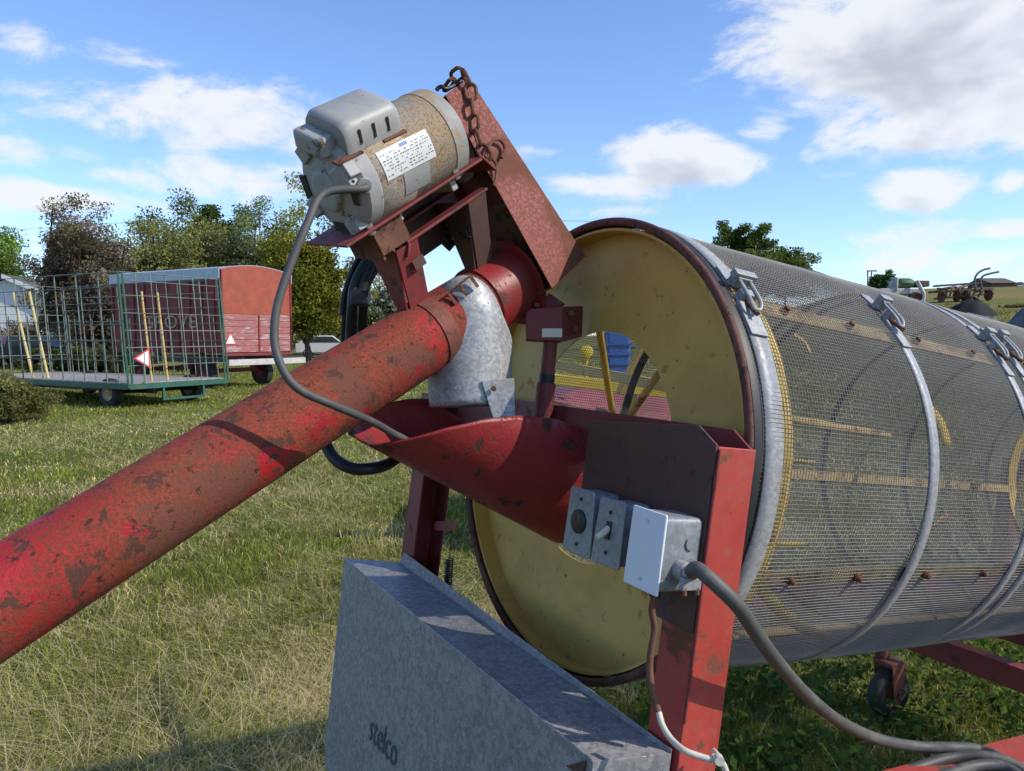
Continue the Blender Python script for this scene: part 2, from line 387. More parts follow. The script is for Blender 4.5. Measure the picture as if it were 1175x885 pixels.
def drum_hit(px, py, r):
    d = ray(px, py); o = CAM - C0; dp = d - ax * (d @ ax); op = o - ax * (o @ ax)
    a_, b_, c_ = dp @ dp, 2 * dp @ op, op @ op - r * r; t = (-b_ - math.sqrt(max(b_ * b_ - 4 * a_ * c_, 0))) / (2 * a_)
    P = CAM + d * t - C0; return P @ ax, math.atan2(P @ ux, P @ lx)
def paddle(pts, w, mat, name='paddle'):
    r = DR - .012; Q_ = [dpt(*drum_hit(px, py, r), r) for px, py in pts]; P = spline(Q_, 6) if len(Q_) > 2 else Q_
    V = []; m = len(P)
    for i, p in enumerate(P):
        T = unit(P[min(i + 1, m - 1)] - P[max(i - 1, 0)]); nrm = unit((p - C0) - ax * ((p - C0) @ ax)); side_ = np.cross(nrm, T); k = 1 if 0 < i < m - 1 else .8
        V += [p - side_ * w * k, p + side_ * w * k]
    MB().add(V, [(2 * i, 2 * i + 1, 2 * i + 3, 2 * i + 2) for i in range(m - 1)]).build(name, mat, scr, smooth=40, solid=.003)
paddle([(868, 668), (895, 700), (925, 722), (958, 735)], .011, m_ypipe)
paddle([(1064, 468), (1078, 484), (1088, 512)], .013, m_ypipe)
paddle([(905, 480), (960, 490), (1022, 500)], .006, m_yslat)
paddle([(886, 527), (935, 530)], .005, m_yslat)
paddle([(884, 624), (922, 625)], .006, m_ypipe)
paddle([(1062, 612), (1086, 590)], .006, m_yslat)
paddle([(1054, 658), (1076, 716)], .0025, m_yslat)
paddle([(1102, 668), (1116, 692)], .005, m_yslat)
paddle([(910, 384), (922, 392), (930, 406)], .004, m_ypipe)
# inner spider: pipe spokes and cross bar seen through the feed hole
def rod(p, q, r, name, mat, n=12): return MB().tube([p, q], r, n).build(name, mat, scr)
rod(MA(687, 374, .052), MA(705, 490, .30), .0075, 'spoke', m_ypipe)
rod(MA(778, 396, .065), MA(700, 512, .30), .0075, 'spoke', m_yslat)
rod(MA(725, 440, .56), MA(707, 500, .56), .0095, 'spoke', m_ypipe)
p, q = MA(610, 408, .55), MA(768, 438, .55)
mb = MB(); mb.box(p, q - p, ax * .025, -ux * .030); mb.build('cross_bar', m_yellow, scr, bevel=.002)
mb = MB(); mb.box(MA(733, 392, .60), MA(705, 452, .60) - MA(733, 392, .60), ax * .02, -lx * .022); mb.build('spoke', m_yellow, scr, bevel=.002)

# clamps round the drum
def clamp(a0, w, tl):
    mb = MB(); r0 = DR + .0045
    gap = .03; n = 110
    V = []; F = []
    for i in range(n + 1):
        t = tl + gap + (2 * math.pi - 2 * gap) * i / n
        V += [dpt(a0, t, r0), dpt(a0 + w, t, r0)]
    F = [(2 * i, 2 * i + 1, 2 * i + 3, 2 * i + 2) for i in range(n)]
    o = mb.add(V, F).build('band_clamp', m_clamp, scr, smooth=60, solid=.0025)
    dimmer = MB(); V = []  # added dark strip inside the band, hides its sunlit inner face
    for i in range(n + 1):
        t = tl + gap + (2 * math.pi - 2 * gap) * i / n; V += [dpt(a0 + .001, t, r0 - .0018), dpt(a0 + w - .001, t, r0 - .0018)]
    dimmer.add(V, F).build('added_dark_strip', m_clampdim, o, smooth=60)
    # buckle: lug plate, hinge block and loop catch
    mb = MB(); ac = a0 + w / 2
    def blk(m, t0, t1, r1, r2, hw):
        m.add([dpt(ac + sx * hw, tt, rr_) for sx in (-1, 1) for tt in (t0, t1) for rr_ in (r1, r2)],
              [(0, 1, 3, 2), (4, 6, 7, 5), (0, 2, 6, 4), (1, 5, 7, 3), (0, 4, 5, 1), (2, 3, 7, 6)])
    blk(mb, tl - .13, tl - .025, r0 + .002, r0 + .006, w * .5)
    blk(mb, tl - .055, tl - .015, r0 + .004, r0 + .024, w * .42)
    blk(mb, tl - .050, tl - .020, r0 + .018, r0 + .030, w * .62)
    mb.build('latch', m_clamp, o, smooth=0, bevel=.0015)
    mb = MB()
    blk(mb, tl + .025, tl + .20, r0 + .002, r0 + .006, w * .5)
    blk(mb, tl + .02, tl + .05, r0 + .004, r0 + .018, w * .45)
    mb.build('catch_plate', m_clamp, o, smooth=0, bevel=.0015)
    mb = MB(); s = w * .30
    loop = [dpt(ac - s, tl - .03, r0 + .020), dpt(ac - s, tl + .07, r0 + .020), dpt(ac - s * .6, tl + .105, r0 + .016), dpt(ac + s * .6, tl + .105, r0 + .016), dpt(ac + s, tl + .07, r0 + .020), dpt(ac + s, tl - .03, r0 + .020)]
    mb.tube(spline(loop, 5), .0032, 8); mb.build('loop', m_clamp, o)
    mb = MB(); mb.tube([dpt(ac, tl + .05, r0 + .006), dpt(ac - .004, tl + .13, r0 + .016)], .004, 8); mb.build('bolt', m_rust, o)
clamp(.034, .038, tang(847, 338, .053))
clamp(.452, .026, tang(1004, 368, .465))
clamp(.806, .024, tang(1127, 400, .818))
clamp(.868, .024, tang(1148, 397, .880))
clamp(1.30, .026, tang(1127, 400, .818)); clamp(1.75, .026, tang(1127, 400, .818)); clamp(2.3, .026, tang(1127, 400, .818))

# frame: right (near) post is a channel, far post, cross beam with front and back plates
def post(l_out, l_in, u_top):
    t = .005; mb = MB(); ub = -1.02
    s = 1 if l_in > l_out else -1
    prof = [(-.012, l_out), (-.085, l_out), (-.085, l_in), (-.085 + t, l_in), (-.085 + t, l_out + s * t), (-.012 - t, l_out + s * t), (-.012 - t, l_in), (-.012, l_in)]
    V = [M(a_, l_, u_top) for a_, l_ in prof] + [M(a_, l_, ub) for a_, l_ in prof]
    n = len(prof); F = [tuple(range(n)), tuple(range(2 * n - 1, n - 1, -1))] + [(i, i + n, (i + 1) % n + n, (i + 1) % n) for i in range(n)]
    if s > 0: F = [f[::-1] for f in F]
    mb.add(V, F)
    return mb.build('post', m_post if s > 0 and l_out < 0 else m_frame, scr, smooth=0, bevel=.0015)
post(-.447, -.382, .052)
post(.520, .452, .050)
mb = MB()   # back plate of the cross beam, chamfered at its near end
mb.prism([M(-.017, .52, .063), M(-.017, -.405, .075), M(-.017, -.440, .052), M(-.017, -.440, -.02), M(-.017, .52, -.02)], ax * .005)
mb.prism([M(-.080, .52, -.02), M(-.017, .52, -.02), M(-.017, .2, -.02), M(-.080, .2, -.02)], ux * .005)
mb.build('cross_beam', m_frame, scr, smooth=0, bevel=.001)
mb = MB()   # front plate that carries the switch boxes
mb.prism([M(-.090, -.165, .056), M(-.090, -.410, .076), M(-.090, -.4465, .054), M(-.090, -.4465, -.20), M(-.090, -.36, -.20), M(-.090, -.36, -.158), M(-.090, -.165, -.138)], ax * .0045)
mb.build('switch_plate', m_dkplate, scr, smooth=0, bevel=.001)
_rw = random.Random(4)
def vn(i): return _rw.random() ** 2 * (1 if i < 9 else .5)
# weld bead and runs of thick paint at the post's corner
mb = MB(); mb.tube(spline([M(-.085, -.449, .048), M(-.086, -.4495, .0), M(-.086, -.449, -.08), M(-.086, -.4495, -.20), M(-.086, -.449, -.32)], 8), [.0022 + .0016 * vn(i) for i in range(33)], 6)
mb.build('weld_bead', m_frame, scr)
# frame rails, cross rail, end posts, feet
mb = MB(); mb.mbox(-.08, 2.66, -.520, -.449, -.515, -.455); mb.build('frame_rail', m_post, scr, smooth=0, bevel=.003)
mb = MB(); mb.mbox(.62, 2.66, .455, .52, -.515, -.455); mb.build('frame_rail', m_frame, scr, smooth=0, bevel=.003)
mb = MB(); mb.mbox(1.36, 1.42, -.4489, .4549, -.528, -.468); mb.build('cross_rail', m_frame, scr, smooth=0, bevel=.003)
mb = MB(); mb.mbox(1.75, 1.82, -.4489, .4549, -.50, -.458); mb.build('cross_rail', m_frame, scr, smooth=0, bevel=.003)
for l_ in (-.485, .487):
    mb = MB(); mb.mbox(2.60, 2.66, l_ - .03, l_ + .03, -.454, .05); mb.build('post', m_frame, scr, smooth=0, bevel=.003)
mb = MB(); mb.mbox(2.60, 2.66, -.45, .45, -.01, .05); mb.build('cross_beam', m_frame, scr, smooth=0, bevel=.003)

# caster wheels (swivel plate, fork, tyre, hub)
def caster(a_, l_, face):
    top = M(a_, l_, -.515); g = ground(top[0], top[1])
    hub = A([top[0], top[1], g[2] + .105]) + A([.02, -.02, 0]); w = unit(face); f = unit(np.cross(A([0, 0, 1.0]), w))
    mb = MB(); mb.tube([top + A([0, 0, .01]), A([top[0], top[1], hub[2] + .135])], .028, 14)
    mb.cbox(A([hub[0], hub[1], hub[2] + .125]), w * .045, f * .04, A([0, 0, .008]))
    o = mb.build('caster', m_rust, scr, bevel=.002)
    mb = MB()
    for s in (-1, 1):
        mb.prism([hub + w * s * .040 + f * x + A([0, 0, z]) for x, z in ((-.035, .125), (.035, .125), (.022, -.008), (0, -.02), (-.022, -.008))], w * s * .005)
    mb.tube([hub - w * .055, hub + w * .055], .012, 10); mb.build('fork', m_guard, o, smooth=0, bevel=.002)
    mb = MB(); mb.lathe(hub, w, [(-.024, .055), (-.028, .075), (-.022, .092), (-.008, .098), (.008, .098), (.022, .092), (.028, .075), (.024, .055)], 36)
    mb.build('tyre', m_tyre, o, smooth=50)
    mb = MB(); mb.lathe(hub, w, [(-.026, .001), (-.026, .022), (-.010, .024), (-.010, .052), (-.022, .058), (.022, .058), (.010, .052), (.010, .024), (.026, .022), (.026, .001)], 30)
    mb.build('hub', m_rust, o, smooth=35)
caster(2.02, .60, (.42, -.91, 0)); caster(2.05, -.60, (.42, -.91, 0))
mb = MB(); mb.mbox(1.97, 2.10, -.66, .66, -.530, -.5155); mb.build('axle_bar', m_rust, scr, smooth=0, bevel=.003)

# feed scoop: an inclined half pipe running into the hole
SR = .118
g_in = unit(ax * math.cos(math.radians(22)) - ux * math.sin(math.radians(22)))
SQ = M(.06, .045, -.085)
def cyl_hit(px, py, far=False):
    d = ray(px, py); o = CAM - SQ
    dp = d - g_in * (d @ g_in); op = o - g_in * (o @ g_in)
    a_, b_, c_ = dp @ dp, 2 * dp @ op, op @ op - SR * SR; D = b_ * b_ - 4 * a_ * c_
    if D < 0: D = 0
    t = (-b_ + (1 if far else -1) * math.sqrt(D)) / (2 * a_); return CAM + d * t
e1 = unit(lx - g_in * (lx @ g_in)); e2 = np.cross(g_in, e1); e2 = e2 if e2[2] > 0 else -e2
# lips of the half pipe, as (distance along the pipe, angle from its keel)
def sph(P): d = P - SQ; q = d @ (-g_in); return q, math.atan2(d @ e1, -(d @ e2))
near = sorted([sph(cyl_hit(*q)) for q in ((416, 513), (440, 509), (464, 505), (490, 498), (513, 491), (556, 481), (593, 477), (636, 481), (664, 492))])
far = sorted([sph(cyl_hit(*q, True)) for q in ((404, 492), (420, 474), (437, 464), (467, 458), (489, 457))])
print('NEAR', [(round(a_, 3), round(math.degrees(b_))) for a_, b_ in near]); print('FAR', [(round(a_, 3), round(math.degrees(b_))) for a_, b_ in far])
S_TIP = max(near[-1][0], far[-1][0]) + .012
def interp(tab, s_): xs = [q[0] for q in tab]; ys = [q[1] for q in tab]; return float(np.interp(s_, xs, ys))
nt_ = near + [(S_TIP, (near[-1][1] + far[-1][1]) / 2)]; ft_ = far + [(S_TIP, (near[-1][1] + far[-1][1]) / 2)]
V = []; F = []; NA, NS = 44, 60
for j in range(NS + 1):
    s_ = S_TIP * (1 - (1 - j / NS) ** 1.5)
    pn_, pf_ = interp(nt_, s_), interp(ft_, s_)
    for i in range(NA + 1):
        t = pn_ + (pf_ - pn_) * i / NA
        V.append(SQ - g_in * s_ + SR * (math.sin(t) * e1 - math.cos(t) * e2))
F = [(j * (NA + 1) + i, j * (NA + 1) + i + 1, (j + 1) * (NA + 1) + i + 1, (j + 1) * (NA + 1) + i) for i in range(NA) for j in range(NS)]
MB().add(V, F).build('feed_scoop', m_scoop, scr, smooth=40, solid=.004)

# support pin on the beam for the auger
p0, p1, p2 = MA(625, 466, -.035), MA(627, 440, -.035), MA(631, 392, -.035)
mb = MB(); mb.tube([p0 - ux * .05, p1], .0185, 18); mb.build('pin_socket', m_frame, scr)
mb = MB(); mb.tube([p1, p2 + ux * .05], .014, 18); mb.build('support_pin', m_frame, scr)
mb = MB(); mb.tube([p1 - ux * .001, p1 + ux * .018], .0152, 18); mb.build('pin_collar', m_black, scr)

# spring on a small bracket at the far post
b0 = MA(500, 603, -.05)
mb = MB(); mb.box(MA(499, 598, -.05), MA(522, 598, -.05) - MA(499, 598, -.05), ax * .004, ux * -.022)
o = mb.build('spring_bracket', m_frame, scr, smooth=0)
s0, s1, s2 = MA(518.5, 606, -.047), MA(516, 641, -.047), MA(513.5, 676, -.047)
pts = []; d = s2 - s1
for i in range(14 * 10 + 1):
    t = i / 10 * 2 * math.pi; pts.append(s1 + d * (i / 140) + .0085 * (math.cos(t) * lx + math.sin(t) * ax))
mb = MB(); mb.tube(pts, .0016, 6); mb.tube([s0, s1], .0013, 6); mb.tube([s2, s2 - ux * .06], .0013, 6); mb.build('spring', m_black, o)

# galvanised hopper hung on the front of the frame
hp = []
FL, FR = M(-.200, .590, -.372), MA(681, 874, -.2)
BL, BR = MA(464, 634, -.0925), MA(771, 860, -.0925)
LL, LR2 = BL - ux * .030 + lx * .02, BR - ux * .006
dn = -ux
mb = MB()
FLb, FRb = MA(373, 860, -.2), FR + dn * .56
FLc = FLb + dn * .10 - lx * .08
V = [FL, FR, LR2, LL, BR, BL, FLb, FRb, FLc, LR2 + dn * .55, LL + dn * .62]
F = [(0, 1, 2, 3), (3, 2, 4, 5), (0, 6, 8, 7, 1), (0, 3, 10, 6), (6, 10, 8), (1, 7, 9, 2)]
hop = MB().add(V, F).build('hopper', m_galv, scr, smooth=0, solid=.0022, bevel=.0012)
mb = MB()  # folded seam along ledge and the end tab
mb.tube([FL + ux * .0005, FR + ux * .0005], .0022, 6); mb.build('hem', m_galv, hop)
mb = MB(); q0 = FR + dn * .02; ew = LR2 - FR
mb.box(q0 + ew * .18 - lx * .004, ew * .66, dn * .5, -lx * .003); mb.build('end_panel', m_clamp, hop, smooth=0)
mb = MB(); mb.prism([FR - ax * .002 + lx * .012 + dn * .004, FR - ax * .002 + lx * .012 + dn * .03, FR - ax * .002 + lx * .05 + dn * .03], -ax * .002); mb.build('tab', m_dkplate, hop, smooth=0)
t0 = MA(422.5, 847, -.2025)
lettering('stelco', t0, MA(453, 881, -.2025) - t0, MA(426.5, 817, -.2025) - t0, m_print, hop, shear=.0)

# switch boxes
def rounded(P, r, n=5):
    out = []; m = len(P)
    for i in range(m):
        p0, p, p1 = P[i - 1], P[i], P[(i + 1) % m]; d0_, d1_ = unit(p0 - p), unit(p1 - p); a_, b_ = p + d0_ * r, p + d1_ * r
        out += [a_ * (1 - t) ** 2 + 2 * p * t * (1 - t) + b_ * t * t for t in np.linspace(0, 1, n)]
    return out
def ebox(TL, TR, BR, BL, face, depth, mat, name='electrical_box', rnd=.006):
    P = [MA(*q, face) for q in (TL, TR, BR, BL)]; c = sum(P) / 4
    bodyP = [c + (p - c) * .93 for p in P]
    mb = MB(); mb.prism(rounded([p + ax * .004 for p in bodyP], .009), ax * depth); o = mb.build(name, m_box, scr, smooth=40, bevel=.002, seg=2)
    mb = MB(); mb.prism(rounded(P, .0025 if mat is m_white else .007), ax * .004); o2 = mb.build('cover_plate', mat, o, smooth=40, bevel=.0014, seg=2)
    return o, P, c
def screws(o, P, c, k, mat):
    for s in (-1, 1):
        up = (P[0] + P[1] - P[2] - P[3]) / 2
        p = c + up * s * k; MB().lathe(p - ax * .0005, -ax, [(0, .0033), (.001, .003), (.0015, .0001)], 12).build('screw', mat, o)
FACE = -.142
o, P, c = ebox((655.4, 557), (682.5, 565), (676, 643), (645, 629.5), FACE, .047, m_box)
o['label'] = 'grey box with round black receptacle'
screws(o, P, c, .34, m_dark)
mb = MB(); mb.lathe(c - ax * .0003, -ax, [(0, .0185), (.0022, .0183), (.003, .0165), (.003, .0001)], 28); rc = mb.build('receptacle', m_dark, o)
mb = MB(); s_ = unit(P[1] - P[0]); v_ = unit(P[0] - P[3])
for x, z, w, h in ((-.006, .003, .0012, .0045), (.006, .003, .0012, .0045), (0, -.007, .0025, .0025)):
    mb.cbox(c - ax * .0035 + s_ * x + v_ * z, s_ * w, v_ * h, ax * .0006)
mb.build('slots', m_rust, o, smooth=0)
o, P, c = ebox((689, 569), (718, 577), (709.6, 655.7), (677, 643), FACE, .047, m_box)
o['label'] = 'grey box with ivory toggle switch'
screws(o, P, c, .30, m_dark)
s_ = unit(P[1] - P[0]); v_ = unit(P[0] - P[3])
mb = MB(); mb.cbox(c - ax * .0012 + v_ * .003, s_ * .0055, v_ * .013, ax * .001); rc = mb.build('switch_slot', m_dark, o, smooth=0)
mb = MB(); mb.tube([c + v_ * .006, c - ax * .010 - v_ * .002, c - ax * .017 - v_ * .0085 - s_ * .003], [.0052, .0050, .0046], 10); mb.build('toggle', m_ivory, o)
o, P, c = ebox((726.8, 579), (764.8, 591.5), (753, 685.6), (714.5, 667.5), -.160, .0655, m_white, rnd=.004)
o['label'] = 'grey box under a plain white blank plate'
screws(o, P, c, .36, m_plate)
s_ = unit(P[1] - P[0]); v_ = unit(P[0] - P[3])
side = c + s_ * .036 + ax * .035 - v_ * .018
mb = MB()   # cable clamp connector
mb.tube([side - s_ * .004, side + s_ * .012], .013, 16); mb.tube([side + s_ * .010, side + s_ * .022], .0105, 16)
mb.cbox(side + s_ * .020 - v_ * .012, s_ * .004, v_ * .008, ax * .016)
o3 = mb.build('cable_clamp', m_clamp, o, bevel=.001)
mb = MB()
for k in (-1, 1): mb.tube([side + s_ * .018 - v_ * .004 + ax * .011 * k, side + s_ * .024 - v_ * .026 + ax * .011 * k], .0028, 8)
mb.build('screw', m_rust, o)
mb = MB(); mb.disc(c + s_ * .0335 + ax * .050 + v_ * .016, s_, .009, 18); mb.disc(c + s_ * .0336 + ax * .058 - v_ * .012, s_, .003, 12); mb.build('knockout', m_dark if False else m_box, o)
mb = MB(); b_ = c - v_ * .052 + ax * .03
mb.tube([b_, b_ - v_ * .012], .008, 12); mb.build('bushing', m_dark, o)
CORD_TOP = b_ - v_ * .010; CABLE_TOP = side + s_ * .018

# ================================================================== GRAIN AUGER
SC = .907
Pa = CAM + c2w(A([-.694, -.2925, 1.04]) * SC); Pb = CAM + c2w(A([-.248, .038, 1.43]) * SC)
dt = unit(Pb - Pa); TR_ = .0645
aug = thing('grain_auger', 'rusty red grain auger tube with an electric motor and belt guard at its head', 'grain auger', Pa - dt * 1.6)
END = Pb + dt * .36
mb = MB()
n = 48; path = [Pa - dt * 2.2 + (END - Pa + dt * 2.2) * i / n for i in range(n + 1)]
mb.tube(path, TR_, 56); mb.build('tube', m_tube, aug, smooth=40)
GB = CAM + c2w((.0933, .212, 1.43))
vdir = unit(c2w((.567, .189, -.81))); vdir = unit(vdir - dt * (vdir @ dt))
wv = unit(np.cross(dt, vdir)); wv = wv if wv[2] > 0 else -wv
# head sleeve and flange behind the spout
mb = MB(); mb.lathe(Pb + dt * .245, dt, [(0, TR_ - .001), (0, TR_ + .004), (.10, TR_ + .006), (.10, .0001)], 48); mb.build('head_sleeve', m_head, aug, smooth=40)
mb = MB(); mb.lathe(Pb + dt * .335, dt, [(0, .0001), (0, .088), (.006, .088), (.006, .0001)], 48); mb.build('head_flange', m_head, aug, smooth=40, bevel=.001)
# band strap over the tube
sb = Pb + dt * .105
mb = MB(); mb.lathe(sb, dt, [(0, TR_), (0, TR_ + .0025), (.030, TR_ + .0025), (.030, TR_)], 48); mb.build('strap', m_strap, aug, smooth=40)
# galvanised spout: sheet sleeve wrapped on the tube, dropping into the scoop
sp_c = CAM + c2w((0, 0, 0))
def axis_at(px):    # point of the tube axis above a pixel column
    best = min(np.linspace(-.2, .6, 1601), key=lambda s: abs(CX + FPX * (((Pb + dt * s - CAM) @ RV) / ((Pb + dt * s - CAM) @ FV)) - px))
    return Pb + dt * best
top_c = axis_at(536); dep = (top_c - CAM) @ FV
bot_c = at(540, 466, dep - .01)
NR = 40; NJ = 22
spd = unit(bot_c - top_c); sx_ = unit(np.cross(spd, FV)); sy_ = unit(np.cross(spd, sx_))
if sy_ @ FV > 0: sy_ = -sy_           # sy_ towards the camera
V = []
for i in range(NR):
    t = 2 * math.pi * i / NR
    dirv = math.cos(t) * sx_ + math.sin(t) * sy_
    front = max(0.0, math.sin(t))
    for j in range(NJ + 1):
        s = j / NJ
        r = .0825 - .0085 * s
        # upper edge: peaked over the tube's front, lower behind
        tp = top_c - spd * (.052 * front) + spd * (.035 * (1 - front))
        cen = tp + (bot_c - tp) * s
        if j <= 5: r *= .80 + .04 * j
        V.append(cen + dirv * r)
F = [(i * (NJ + 1) + j, i * (NJ + 1) + j + 1, ((i + 1) % NR) * (NJ + 1) + j + 1, ((i + 1) % NR) * (NJ + 1) + j) for i in range(NR) for j in range(NJ)]
spout = MB().add(V, F).build('spout', m_spout, aug, smooth=45, solid=.002)
# bent tab with a hole at the spout's foot
mb = MB(); tp_ = dep - .085
def s_at(px, py, dd=0): return at(px, py, tp_ + dd)
mb.prism([s_at(552, 437), s_at(590, 434, .01), s_at(591, 478, .012), s_at(566, 480, .004)], FV * .003)
o = mb.build('tab', m_spout, spout, smooth=0, bevel=.001)
mb = MB(); mb.lathe(s_at(566.5, 446, -.0005), -FV, [(0, .005), (.004, .004), (.004, .0001)], 10); mb.build('rivet', m_rust, spout)
# cleats of the strap on the spout
mb = MB()
k0, k1 = at(512, 340, dep - .088), at(540, 318, dep - .075)
mb.box(k0, k1 - k0, UV * .004, -FV * .010)
for q in (.05, .5, .95):
    p = k0 + (k1 - k0) * q; mb.box(p, unit(k1 - k0) * .006, unit(c2w((.55, -.75, 0))) * .022, -FV * .007)
mb.build('cleat', m_rust, spout, smooth=0, bevel=.001)
# hanger bracket that sits on the support pin
bd = (p2 - CAM) @ FV - .03
mb = MB()
def hb(px, py, dd=0): return at(px, py, bd + dd)
mb.prism([hb(603, 354), hb(646, 352), hb(646, 392), hb(604, 390)], FV * .06)
mb.prism([hb(646, 352), hb(669, 351, .05), hb(668, 386, .05), hb(646, 392)], FV * .02 - RV * .001)
mb.prism([hb(630, 336, .02), hb(649, 349, .02), hb(640, 354, .01), hb(618, 352, .01)], FV * .03)
o = mb.build('hanger_bracket', m_frame, aug, smooth=0, bevel=.002)
mb = MB(); mb.box(hb(622, 377, -.0015), hb(645, 377, -.0015) - hb(622, 377, -.0015), hb(622, 387, -.0015) - hb(622, 377, -.0015), FV * .001); mb.build('sticker', m_ivory, o, smooth=0)
for _p, _n in ((hb(616, 352, -.004), UV), (hb(655, 360, .012), -FV), (hb(660, 378, .025), -FV)):
    mb = MB(); hexbolt(mb, _p, _n, .006, .006); mb.build('bolt', m_rust, o)

# belt guard: long shallow steel box across the tube's end
def GV(px, py): return plane_hit(px, py, vdir, GB)
q4 = [GV(511, 110), GV(538, 90), GV(671, 294), GV(633, 331)]
W_ = .185
r4 = [p - vdir * W_ for p in q4]
guard = MB().add(q4 + r4, [(0, 1, 2, 3), (4, 7, 6, 5), (1, 5, 6, 2), (0, 4, 5, 1), (3, 2, 6, 7)]).build('belt_guard', m_guard, aug, smooth=0, solid=.003, bevel=.0015)
gm = (q4[0] + q4[1] + q4[2] + q4[3]) / 4 - vdir * W_ / 2; gl = unit(q4[3] - q4[0])
for _o, _r in ((-.10, .05), (.085, .07)):
    mb = MB(); mb.lathe(gm + gl * _o - dt * .012, dt, [(0, .001), (0, _r * .3), (.006, _r * .35), (.006, _r * .8), (0, _r), (.004, _r * .92), (.014, _r * .92), (.018, _r), (.018, .001)], 36); mb.build('pulley', m_rust, guard)
for q in (.2, .5, .82):
    mb = MB(); p = q4[0] + (q4[3] - q4[0]) * q - dt * .001 - vdir * .05; hexbolt(mb, p, -dt, .007, .006); mb.build('bolt', m_rust, guard)

# motor
dm = unit(c2w((.64, .53, .55))); Ml = CAM + c2w((-.278, .31, 1.2)); MR = .0800; MLn = .235
toward = -c2w((0, 0, 1))
mup = unit(Ml - (Pa + dt * ((Ml - Pa) @ dt))); mup = unit(mup - dm * (mup @ dm)); mside = np.cross(dm, mup)
if mside @ FV > 0: mside = -mside      # mside faces the camera
def MP(a_, s_, t_): return Ml + dm * a_ + mside * s_ + mup * t_
m_motorb = surf('motor_bell_grey', (.30, .295, .27), (.26, .25, .225), [((.30, .20, .11), 14, .54, .66, .85), ((.20, .11, .06), 150, .60, .68, .9)], .6, bump=.1)
motor = MB().lathe(Ml, dm, [(.030, .0001), (.030, MR - .002), (.034, MR), (.105, MR), (.107, MR - .0012), (.109, MR), (.192, MR), (.194, MR + .0012)], 72).build('motor', m_motor, aug, smooth=40)
mb = MB()   # drive end bell
mb.lathe(Ml, dm, [(.194, MR - .001), (.196, MR + .0015), (.225, MR + .0005), (.236, MR - .012), (.243, MR - .03), (.246, .03), (.262, .028), (.262, .0001)], 72); mb.build('end_bell', m_motorb, motor, smooth=35)
mb = MB()   # fan end bell, cast with bosses and vents
mb.lathe(Ml, dm, [(.031, MR - .001), (.028, MR + .001), (.006, MR - .001), (-.006, MR - .012), (-.010, MR - .028), (-.012, .030), (-.020, .026), (-.021, .0001)], 72)
mb.build('end_bell', m_bell, motor, smooth=30)
mb = MB()
for k in range(8):
    t = math.radians(22 + 45 * k); dv = mside * math.cos(t) + mup * math.sin(t); tv = -mside * math.sin(t) + mup * math.cos(t)
    if k % 2 == 0: mb.cbox(Ml + dv * (MR - .014) - dm * .004, dv * .013, tv * .015, dm * .011)
mb.lathe(Ml - dm * .012, -dm, [(0, .034), (.006, .033), (.008, .028), (.008, .0001)], 40)
mb.build('bell_ribs', m_bell, motor, smooth=30, bevel=.002)
for k in range(4):
    mb = MB(); t = math.radians(-8 + 90 * k); dv = mside * math.cos(t) + mup * math.sin(t); tv = -mside * math.sin(t) + mup * math.cos(t)
    mb.cbox(Ml + dv * (MR - .017) - dm * .0095, dv * .008, tv * .020, dm * .002); mb.build('vent', m_dark, motor, smooth=0)
# junction cover where the cord enters
jc = MP(.004, MR * .62, MR * .18)
mb = MB(); mb.cbox(jc, unit(mside * .8 + mup * .2) * .020, unit(mup * .8 - mside * .2) * .020, dm * .022); mb.build('terminal_cover', m_bell, motor, smooth=30, bevel=.004, seg=3)
CORD_IN = MP(.006, MR * .80, -.002)
mb = MB(); mb.tube([MP(.012, MR * .70, .0), MP(.000, MR * 1.02, -.004)], .011, 14); mb.build('cord_grip', m_bell, motor)
# capacitor cover on top-front
ca, cb = MP(-.018, MR * .36, MR * .93), MP(.098, MR * .36, MR * .93)
cup = unit(mside * .42 + mup * .9); csd = unit(np.cross(dm, cup)); csd = csd if csd @ FV < 0 else -csd
V = []; sec = [(.050, -.020), (.049, .004), (.046, .020), (.040, .029), (.030, .034), (-.030, .034), (-.040, .029), (-.046, .020), (-.049, .004), (-.050, -.020)]
ends = [(.022, .80), (.026, .93), (.032, .99), (.038, 1.0), (.112, 1.0), (.121, .99), (.127, .93), (.131, .78)]
for (s_e, k) in ends:
    for (x, z) in sec: V.append(ca + dm * s_e + csd * x * (.75 + .25 * k) + cup * (z if z < 0 else z * k))
ns = len(sec); F = [(i * ns + j, i * ns + j + 1, (i + 1) * ns + j + 1, (i + 1) * ns + j) for i in range(len(ends) - 1) for j in range(ns - 1)]
F += [tuple(range(ns)), tuple(range((len(ends) - 1) * ns, len(ends) * ns))[::-1]]
capc = MB().add(V, F).build('capacitor_cover', m_motorc, motor, smooth=42)
for s_e in (.048, .076, .104):
    mb = MB(); c_ = ca + dm * s_e + csd * .0478 + cup * .008; mb.cbox(c_, dm * .0020, cup * .0105 - csd * .0012, csd * .002); mb.build('slot', m_dark, motor, smooth=0)
for _a, _h in ((.020, .026), (.112, .024)):
    mb = MB(); mb.cbox(ca + dm * _a + csd * .049 - cup * .014, dm * _h, csd * .006, cup * .002); mb.build('flange', m_rust, motor, smooth=0, bevel=.001)
mb = MB(); q = ca + dm * .008 - csd * .010 + cup * -.004; mb.cbox(q, dm * .016, csd * .032, cup * .016); mb.build('vent_hood', m_bell, motor, smooth=30, bevel=.006, seg=3)
